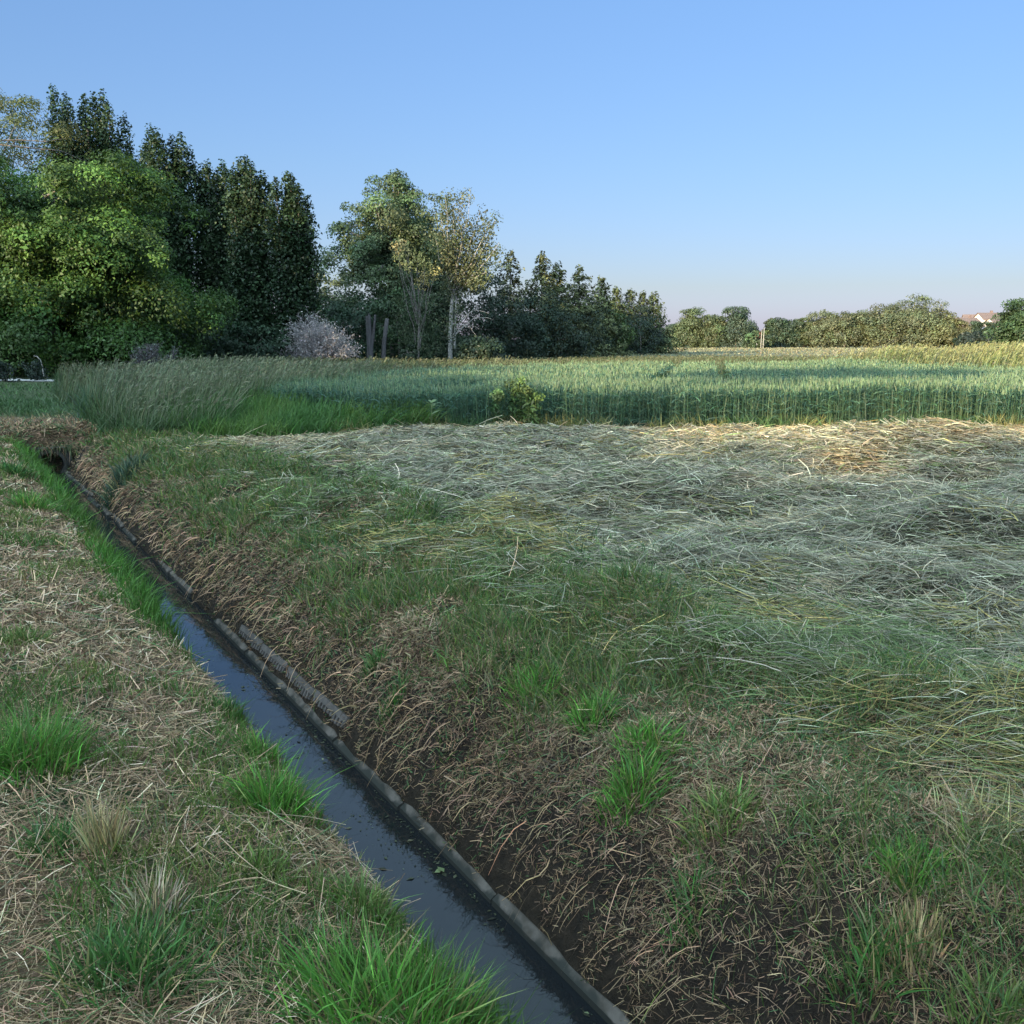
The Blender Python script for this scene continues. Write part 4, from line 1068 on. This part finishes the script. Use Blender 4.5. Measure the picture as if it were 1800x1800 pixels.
# ------------------------------------------------------------------ uncut grass
def tall(P, h, col, seed_col, w0, head=.5, lean=.18, wind=(.12, 0), leafy_=2.0):
    """grass in flower: leaves below, thin culms with feathery heads above"""
    n = len(P); out = []
    k = int(n * leafy_); i = rng.integers(0, n, k)
    Q = P[i] + np.concatenate([rng.normal(0, .08, (k, 2)), np.zeros((k, 1))], 1)
    out.append(grass_blades(Q, h[i] * rnd(k, .45, .85), jit(col[i], k, .2), wid(Q[:, 1], w0), lean * 1.6, .55, 3, wind))
    D = upright(n, lean); D[:, 0] += wind[0]; B = np.stack([rng.normal(.1, .1, n), rng.normal(0, .1, n), -rnd(n, 0, .12)], 1)
    cs = jit(mix(col * 1.3, seed_col, np.full(n, .6)), n, .15)
    out.append(blades(P, D, h, wid(P[:, 1], w0 * .5, .0006), B, cs, 3, tip=.6))
    m = rng.uniform(size=n) < head; q = int(m.sum())
    T = P[m] + (D[m] + B[m]) * h[m][:, None]
    for s in range(3):
        Dh = D[m] + B[m] * 2 + rng.normal(0, .28, (q, 3)); Dh /= np.linalg.norm(Dh, axis=1, keepdims=True)
        out.append(blades(T - Dh * .03, Dh, rnd(q, .08, .2), wid(T[:, 1], w0 * .9), np.tile([.1, 0, -.35], (q, 1)), jit(seed_col, q, .2), 2, tip=.1, base=.4))
    return join(out)
TG = np.array([.07, .12, .045]); TS = np.array([.15, .16, .09])
# tussocky tall grass right of the crossing
TP = [(-8.9, 21.2), (-8.9, 24.5), (-10.2, 29), (-4.0, 29), (-4.4, 23.5), (-5.6, 20.2), (-4.9, 17.8), (-6.2, 17.2), (-7.4, 18.6)]
xyp = scatter(17, 30, lambda Y: 150, lambda Y: -12, lambda Y: -3); X, Y = xyp.T; m = poly_in(X, Y, TP); xyp = xyp[m]; P = on_ground(xyp); n = len(P)
edge = sstep(17.2, 20.0, P[:, 1])
h = (.5 + .5 * edge) * (.75 + .5 * fbm(P[:, 0], P[:, 1], 1.3, 101)) * rnd(n, .8, 1.15)
V, F, c = tall(P, h, mix(TG * .9, np.array([.05, .10, .05]), sstep(.4, .6, fbm(P[:, 0], P[:, 1], 1.5, 102))), TS, .009, .5, .25, (.16, 0), 7)
tag(mesh('tall_grass', V, F, M_BLADE, col=c), 'tall flowering grass with pale seed heads beside the ditch crossing', 'tall grass', kind='stuff')
# lush bright green grass left of the wheat
GP = [(-5.9, 17.5), (-4.6, 16.9), (-3.2, 17.2), (-1.4, 18.6), (-1.8, 19.6), (-4.2, 21), (-4.8, 24), (-5.4, 24), (-6.2, 19.5)]
xyp = scatter(16.5, 25, lambda Y: 620, lambda Y: -7, lambda Y: -.8); X, Y = xyp.T; m = poly_in(X, Y, GP); P = on_ground(xyp[m]); n = len(P)
h = (.36 + .3 * sstep(16.8, 19, P[:, 1])) * (.6 + .8 * fbm(P[:, 0], P[:, 1], .8, 103)) * rnd(n, .7, 1.15)
V, F, c = grass_blades(P, h, jit(mix(np.array([.055, .13, .03]), np.array([.09, .16, .035]), sstep(.4, .6, fbm(P[:, 0], P[:, 1], .9, 104))), n, .2), wid(P[:, 1], .011), .3, .55, 3, (.08, 0))
tag(mesh('lush_grass', V, F, M_BLADE, col=c), 'bright green uncut grass between the tall seed heads and the wheat', 'tall grass', kind='stuff')
# rough meadow behind crop and along the trees
xyp = scatter(24, 120, lambda Y: 34 if Y < 42 else (14 if Y < 62 else 5), FL, FR); X, Y = xyp.T
m = ~poly_in(X, Y, WP) & ~poly_in(X, Y, TP) & ~((Y < 30.5) & (X > -4) & (X < 14)) & ~((X < -.44 * Y) & (Y < 48.5)) & ~((X < -.455 * Y) & (Y < 44)) & ~((X > 3) & (Y > 92)); P = on_ground(xyp[m]); n = len(P)
h = (.5 + .4 * fbm(P[:, 0], P[:, 1], 4, 105)) * rnd(n, .8, 1.2) * (1 - .5 * sstep(50, 70, P[:, 1]))
V, F, c = tall(P, h, mix(np.array([.042, .08, .03]), np.array([.06, .09, .035]), sstep(.4, .6, fbm(P[:, 0], P[:, 1] * .4, 5, 106))), np.array([.095, .10, .05]), .012, .4, .2, (.1, 0), 5)
tag(mesh('meadow_grass', V, F, M_BLADE, col=c), 'dull olive uncut meadow between the wheat and the trees', 'meadow', kind='stuff')
xyp = scatter(93, 245, lambda Y: .9, lambda Y: 2, FR); P = on_ground(xyp); n = len(P)
V, F, c = grass_blades(P, rnd(n, .12, .3), jit(mix(np.array([.15, .16, .085]), np.array([.21, .19, .11]), rng.uniform(size=n)), n, .25), wid(P[:, 1], .02, .0012), .5, .5, 2)
tag(mesh('mown_stubble', V, F, M_BLADE, col=c), 'pale grey mown strip of field before the far trees', 'stubble', kind='stuff')
# rough sunlit grass on the mound at the right
xyp = scatter(31, 54, lambda Y: 55, lambda Y: 12.5, lambda Y: FR(Y) + 1); X, Y = xyp.T
mm = np.exp(-(((X - 21.5) / 4.6) ** 2 + ((Y - 41) / 6.0) ** 2)) + .8 * np.exp(-(((X - 17.0) / 1.5) ** 2 + ((Y - 43) / 3.0) ** 2)); m = rng.uniform(size=len(X)) < mm * 1.6
m &= ~poly_in(X, Y, WP); P = on_ground(xyp[m]); n = len(P)
h = (.6 + .55 * fbm(P[:, 0], P[:, 1], 2, 107)) * rnd(n, .8, 1.2)
V, F, c = tall(P, h, mix(np.array([.12, .16, .04]), np.array([.20, .18, .07]), sstep(.4, .6, fbm(P[:, 0], P[:, 1], 2.2, 108))), np.array([.21, .215, .09]), .016, .5, .25, (.15, 0), 5)
tag(mesh('mound_grass', V, F, M_BLADE, col=c), 'yellow green rough grass on the low mound at the right edge', 'tall grass', kind='stuff')
# trampled short grass of the crossing
xyp = scatter(15, 46, lambda Y: 140 if Y < 28 else 30, FL, lambda Y: -7.3); X, Y = xyp.T; u, v = uv(X, Y)
m = (v > 20.4) & ~poly_in(X, Y, TP) & (X < -.44 * Y + 1) & (Y < 38); P = on_ground(xyp[m]); n = len(P)
tk = sstep(20.4, 21.0, uv(P[:, 0], P[:, 1])[1]) * sstep(24.4, 23.2, uv(P[:, 0], P[:, 1])[1])
V, F, c = grass_blades(P, rnd(n, .05, .22) * (1 - .65 * tk), jit(mix(GRD, BROWN * 1.5, tk * .8), n, .25), wid(P[:, 1], .009), .5, .6, 2)
tag(mesh('trodden_grass', V, F, M_BLADE, col=c), 'short worn grass around the earth crossing at the far left', 'grass', kind='stuff')

rng = np.random.default_rng(112)
# ------------------------------------------------------------------ single tufts
def tuft(px, py, r, h, col, lab, n=420, w=.005, lean=.28, cat='grass tuft', name='grass_tuft', bend=.55, mat=None, z=None):
    p = hit(px, py); 
    Q = rng.normal(0, r * .62, (n, 2)); Q = Q[np.linalg.norm(Q, axis=1) < r * 1.15]; n = len(Q)
    zz = height(Q[:, 0] + p[0], Q[:, 1] + p[1]) - p[2]
    R = np.concatenate([Q, zz[:, None] - .005], 1)
    L = h * rnd(n, .5, 1.1) * (1 - .45 * (np.linalg.norm(Q, axis=1) / (r * 1.15)) ** 2)
    D = upright(n, lean); D[:, :2] += Q / r * .28
    D /= np.linalg.norm(D, axis=1, keepdims=True)
    hh = D[:, :2] / (np.linalg.norm(D[:, :2], axis=1, keepdims=True) + 1e-6); b = bend * np.abs(rng.normal(.55, .45, n))
    B = np.concatenate([hh * b[:, None], (-.5 * b)[:, None]], 1)
    V, F, c = blades(R, D, L, np.maximum(w, .001 * p[1]) * np.exp(rng.normal(0, .25, n)), B, jit(mix(col, np.array([.26, .22, .09]), (rng.uniform(size=n) < .13) * .8), n, .3, .1), 4)
    o = mesh(name, V, F, mat or M_BLADE, col=c); o.location = p
    return tag(o, lab, cat)
G1 = (.085, .205, .032); G2 = (.06, .135, .032); G3 = (.11, .175, .042); DRY = (.34, .27, .13)
for a in [
    (40, 1350, .20, .30, G1, 'large bright green grass tuft at the left edge halfway up the bank', 700),
    (487, 1425, .13, .26, G1, 'bright green tuft leaning over the water on the left side of the ditch', 520),
    (455, 1335, .09, .19, G1, 'smaller green tuft just behind the one leaning over the water', 260),
    (405, 1260, .08, .17, G2, 'small green tuft on the ditch edge where the water shines brightest', 220),
    (690, 1800, .24, .27, G1, 'largest bright green tuft overhanging the water at the bottom of the ditch', 900),
    (780, 1790, .12, .24, G3, 'loose green tuft spreading over the water at the bottom edge', 320),
    (225, 1720, .17, .20, G2, 'wide green tuft on the straw bank in the bottom left corner', 520),
    (100, 1490, .10, .14, G2, 'low dark green tuft between the big left tuft and the straw', 260),
    (460, 1535, .09, .12, G3, 'short sparse green tuft on the straw behind the bottom ditch edge', 200),
    (320, 1130, .12, .18, G1, 'green tuft on the ditch edge beside the muddy gap in the slabs', 300),
    (48, 1130, .10, .14, G3, 'yellowish green tuft among straw on the upper left bank', 220),
    (55, 895, .2, .25, G1, 'green tuft on the far part of the left bank', 420),
    (25, 835, .22, .25, G2, 'green tuft on the left bank close to the crossing', 420),
    (640, 1600, .10, .16, G3, 'small green tuft hanging off the straw edge above the water', 260),
    (935, 1215, .12, .15, G1, 'green tuft on top of the right bank, farthest of the row of three', 380),
    (1040, 1265, .10, .16, G1, 'green tuft on top of the right bank in the middle of the row of three', 340),
    (1140, 1310, .13, .14, G1, 'green tuft on top of the right bank, nearest of the row of three', 400),
    (1115, 1390, .12, .18, G1, 'upright green tuft on the brow of the right bank below the row of three', 420),
    (1265, 1440, .13, .15, G3, 'spreading green tuft on the right bank brow', 380),
    (1215, 1600, .09, .13, G2, 'dark green tuft on bare earth low on the right bank', 260),
    (1600, 1550, .09, .16, G1, 'fresh green tuft growing out of dry stubble on the right', 320),
    (1530, 1700, .10, .18, G2, 'dark green tuft beside bare earth in the bottom right', 320),
    (1740, 1790, .11, .15, G3, 'sparse green tuft in the bottom right corner', 240),
    (660, 1170, .09, .13, G2, 'small dark green tuft low on the right bank opposite the muddy gap', 200),
    (695, 1235, .09, .15, G2, 'dark green tuft low on the right bank above the slabs', 220),
    (215, 850, .3, .38, (.055, .09, .05), 'grey green clump hanging on the right bank near the pipe', 700),
]:
    tuft(a[0], a[1], a[2], a[3], np.array(a[4]), a[5], a[6])
tuft(185, 1490, .07, .22, np.array(DRY), 'pale yellow dry tuft standing on the straw of the left bank', 260, .004, .2, 'dry tuft', 'dry_tuft', .2, M_STRAW)
tuft(270, 1610, .07, .18, np.array([.33, .27, .17]), 'pale dry stalks leaning on the left bank behind the bottom left tuft', 140, .005, .4, 'dry tuft', 'dry_tuft', .15, M_STRAW)
tuft(1610, 1660, .09, .11, np.array([.30, .22, .11]), 'tan cut stubble tuft on the right bank below the fresh green one', 300, .005, .15, 'dry tuft', 'dry_tuft', .12, M_STRAW)
tuft(1730, 1470, .16, .2, np.array([.30, .27, .14]), 'straw coloured tuft bent over beside the hay at the right edge', 320, .004, .6, 'dry tuft', 'dry_tuft', .6, M_STRAW)
rng = np.random.default_rng(113)
# weeds at the edge of the wheat
def weed(px, Yd, h, n_st, spread, lab, flower, leafc, name='flowering_weed'):
    x0 = x_at(px, Yd); zb = gz(x0, Yd); st = []; pr = []; fl = []
    for i in range(n_st):
        b = np.array([rng.normal(0, spread), rng.normal(0, spread * .6), 0]); hh = h * rng.uniform(.72, 1.0)
        p = curve(b, b + np.array([rng.normal(0, .06), rng.normal(0, .06), hh]), n=5, wob=.01); st.append((p, np.linspace(.007, .004, 5)))
        for s in np.linspace(.15, .95, 16):
            q = p[0] + (p[-1] - p[0]) * s; pr.append(q + rng.normal(0, .035, 3))
        for j in range(5):
            t = p[-1] + np.array([rng.normal(0, .06), rng.normal(0, .06), rng.uniform(-.02, .1)]); st.append((curve(p[-2], t, n=3), [.004, .003, .003])); fl.append(t)
    r = empty(name, (x0, Yd, zb), lab, 'weed')
    V, F = tubes(st, 4); mesh('stem', V, F, M_BLADE, r, col=np.tile([.10, .14, .05], (len(V), 1)))
    V, F, c = clump_leaves(np.array(pr), .09, 5, .09, .35, leafc, up=.5); mesh('foliage', V, F, M_BLADE, r, col=c)
    for i in range(n_st):
        V, F, c = clump_leaves(np.mean(fl[5 * i:5 * i + 5], axis=0)[None, :], .11, 80, .04, .9, flower, up=.9); mesh('flower_head', V, F, M_BLADE, r, col=c)
weed(905, 18.55, .86, 4, .06, 'tallest yellow green weed with flower heads above the wheat edge', (.16, .21, .05), (.05, .095, .03))
weed(880, 18.5, .72, 3, .06, 'yellow green weed standing left of the tallest one at the wheat edge', (.13, .18, .05), (.045, .09, .03))
weed(935, 18.5, .70, 4, .10, 'lower yellow green weed right of the tallest one at the wheat edge', (.14, .19, .05), (.055, .10, .03))
x0 = x_at(757, 17.9); zb = gz(x0, 17.9)
r = empty('broadleaf_weed', (x0, 17.9, zb), 'upright pale broad leaved weed before the dark wheat', 'weed')
V, F = tubes([(curve((0, 0, 0), (.02, 0, .5), n=4), [.012, .01, .008, .006])], 5); mesh('stem', V, F, M_BLADE, r, col=np.tile([.13, .17, .07], (len(V), 1)))
for i, (a, zz, L) in enumerate([(0.3, .3, .2), (2.9, .34, .22), (1.2, .42, .2), (-.4, .44, .22), (3.5, .46, .2), (2.0, .5, .16), (.9, .5, .17), (4.6, .2, .2), (5.2, .26, .18)]):
    D = np.array([[cos(a) * .75, sin(a) * .75, .65]]); D /= np.linalg.norm(D); sd = np.array([[-sin(a), cos(a), .2]])
    V, F, c = blades(np.array([[.01, 0, zz]]), D, np.array([L]), np.array([.085]), np.array([[cos(a) * .1, sin(a) * .1, -.35]]), np.array([[.14, .20, .085]]), 5, tip=.05, base=.25, side=sd)
    mesh('leaf', V, F, M_BLADE, r, col=c)
# one poppy
pp_ = at_Y(1425, 681, 20.9); r = empty('poppy', (pp_[0], 20.9, gz(pp_[0], 20.9)), 'single red poppy flower among the wheat ears on the right', 'flower')
hz = pp_[2] - gz(pp_[0], 20.9)
V, F = tubes([(curve((0, 0, 0), (0, 0, hz), n=4), [.004] * 4)], 4); mesh('stem', V, F, M_BLADE, r, col=np.tile([.08, .12, .04], (len(V), 1)))
for i in range(5):
    a = i * 2 * pi / 5; d = np.array([[cos(a) * .6, sin(a) * .6, .75]])
    V, F, c = blades(np.array([[0, 0, hz]]), d, np.array([.06]), np.array([.07]), np.array([[cos(a) * .3, sin(a) * .3, .1]]), np.array([[.62, .05, .02]]), 4, tip=.6, base=.3, side=np.array([[-sin(a), cos(a), 0]])); mesh('petal', V, F, M_BLADE, r, col=c)
# unidentified dark bike-like shapes by the path, built as leaf clumps
def dark_shape(px, Yd, h, r_, lab):
    x0 = x_at(px, Yd); zb = gz(x0, Yd)
    o = empty('dark_shape', (x0, Yd, zb), lab, 'weed')
    Cn = np.stack([rng.normal(0, r_ * .5, 26), rng.normal(0, r_ * .4, 26), rng.uniform(.05, h * .8, 26)], 1)
    V, F, c = clump_leaves(Cn, r_ * .5, 22, .12, .5, (.022, .036, .024)); mesh('foliage', V, F, M_LEAF, o, col=c)
    V, F = tubes([(curve((rng.normal(0, .1), 0, 0), c_, n=3), [.012, .01, .006]) for c_ in Cn[::2]], 4); mesh('stem', V, F, M_BARK, o)
    return o
o = dark_shape(62, 42.4, 1.0, .42, 'unidentified dark shape on the path with a pale arched stalk')
V, F = tubes([(np.array([[.3, 0, .2], [.27, 0, .6], [.22, 0, .85], [.1, 0, 1.0], [-.05, 0, 1.03]]), [.02, .02, .018, .015, .01])], 6); tag(mesh('bar', V, F, M_PALEBARK, o, smooth=True), 'pale arched stalk')
dark_shape(4, 41.5, .9, .4, 'unidentified dark shape on the path at the left edge of the picture')
# floating bits on the water
k = 3200; vv = 1.5 + 14 * rng.beta(1.2, 2.0, k); uu = np.where(rng.uniform(size=k) < .5, np.clip(rng.normal(1.70, .09, k), 1.4, 1.84), np.where(rng.uniform(size=k) < .5, 1.84 - np.abs(rng.normal(0, .03, k)), 1.36 + np.abs(rng.normal(0, .04, k))))
kk = fbm(uu * 2, vv, .5, 121) > .5; uu, vv = uu[kk], vv[kk]; k = len(uu)
Q = np.stack(xy(uu, vv), 1); P = np.concatenate([Q, np.full((k, 1), ZW + .003)], 1)
V, F, c = leaves(P, np.tile([0, 0, 1.0], (k, 1)) + rng.normal(0, .06, (k, 3)), np.exp(rng.normal(-4.45, .45, k)), .45, jit([.045, .05, .028], k, .6), fold=.1)
tag(mesh('floating_debris', V, F, M_STRAW, col=c), 'dark leaf bits floating in the ditch water', 'debris', kind='stuff')
lp = at_Y(*(770, 1528), 1); t_ = (ZW + .02 - EYE) / (lp[2] - EYE) ; lx, ly = lp[0] * t_, lp[1] * t_
V, F, c = leaves(np.array([[0, 0, .012], [.012, .01, .016]]), np.array([[0, -.2, 1], [.3, 0, 1.0]]), np.array([.07, .05]), .75, np.array([[.22, .27, .12], [.19, .24, .11]]), fold=.15)
tag(mesh('fallen_leaf', V, F, M_BLADE, col=c), 'pale green leaf lying at the waterline against the slabs', 'leaf').location = (lx, ly, ZW)
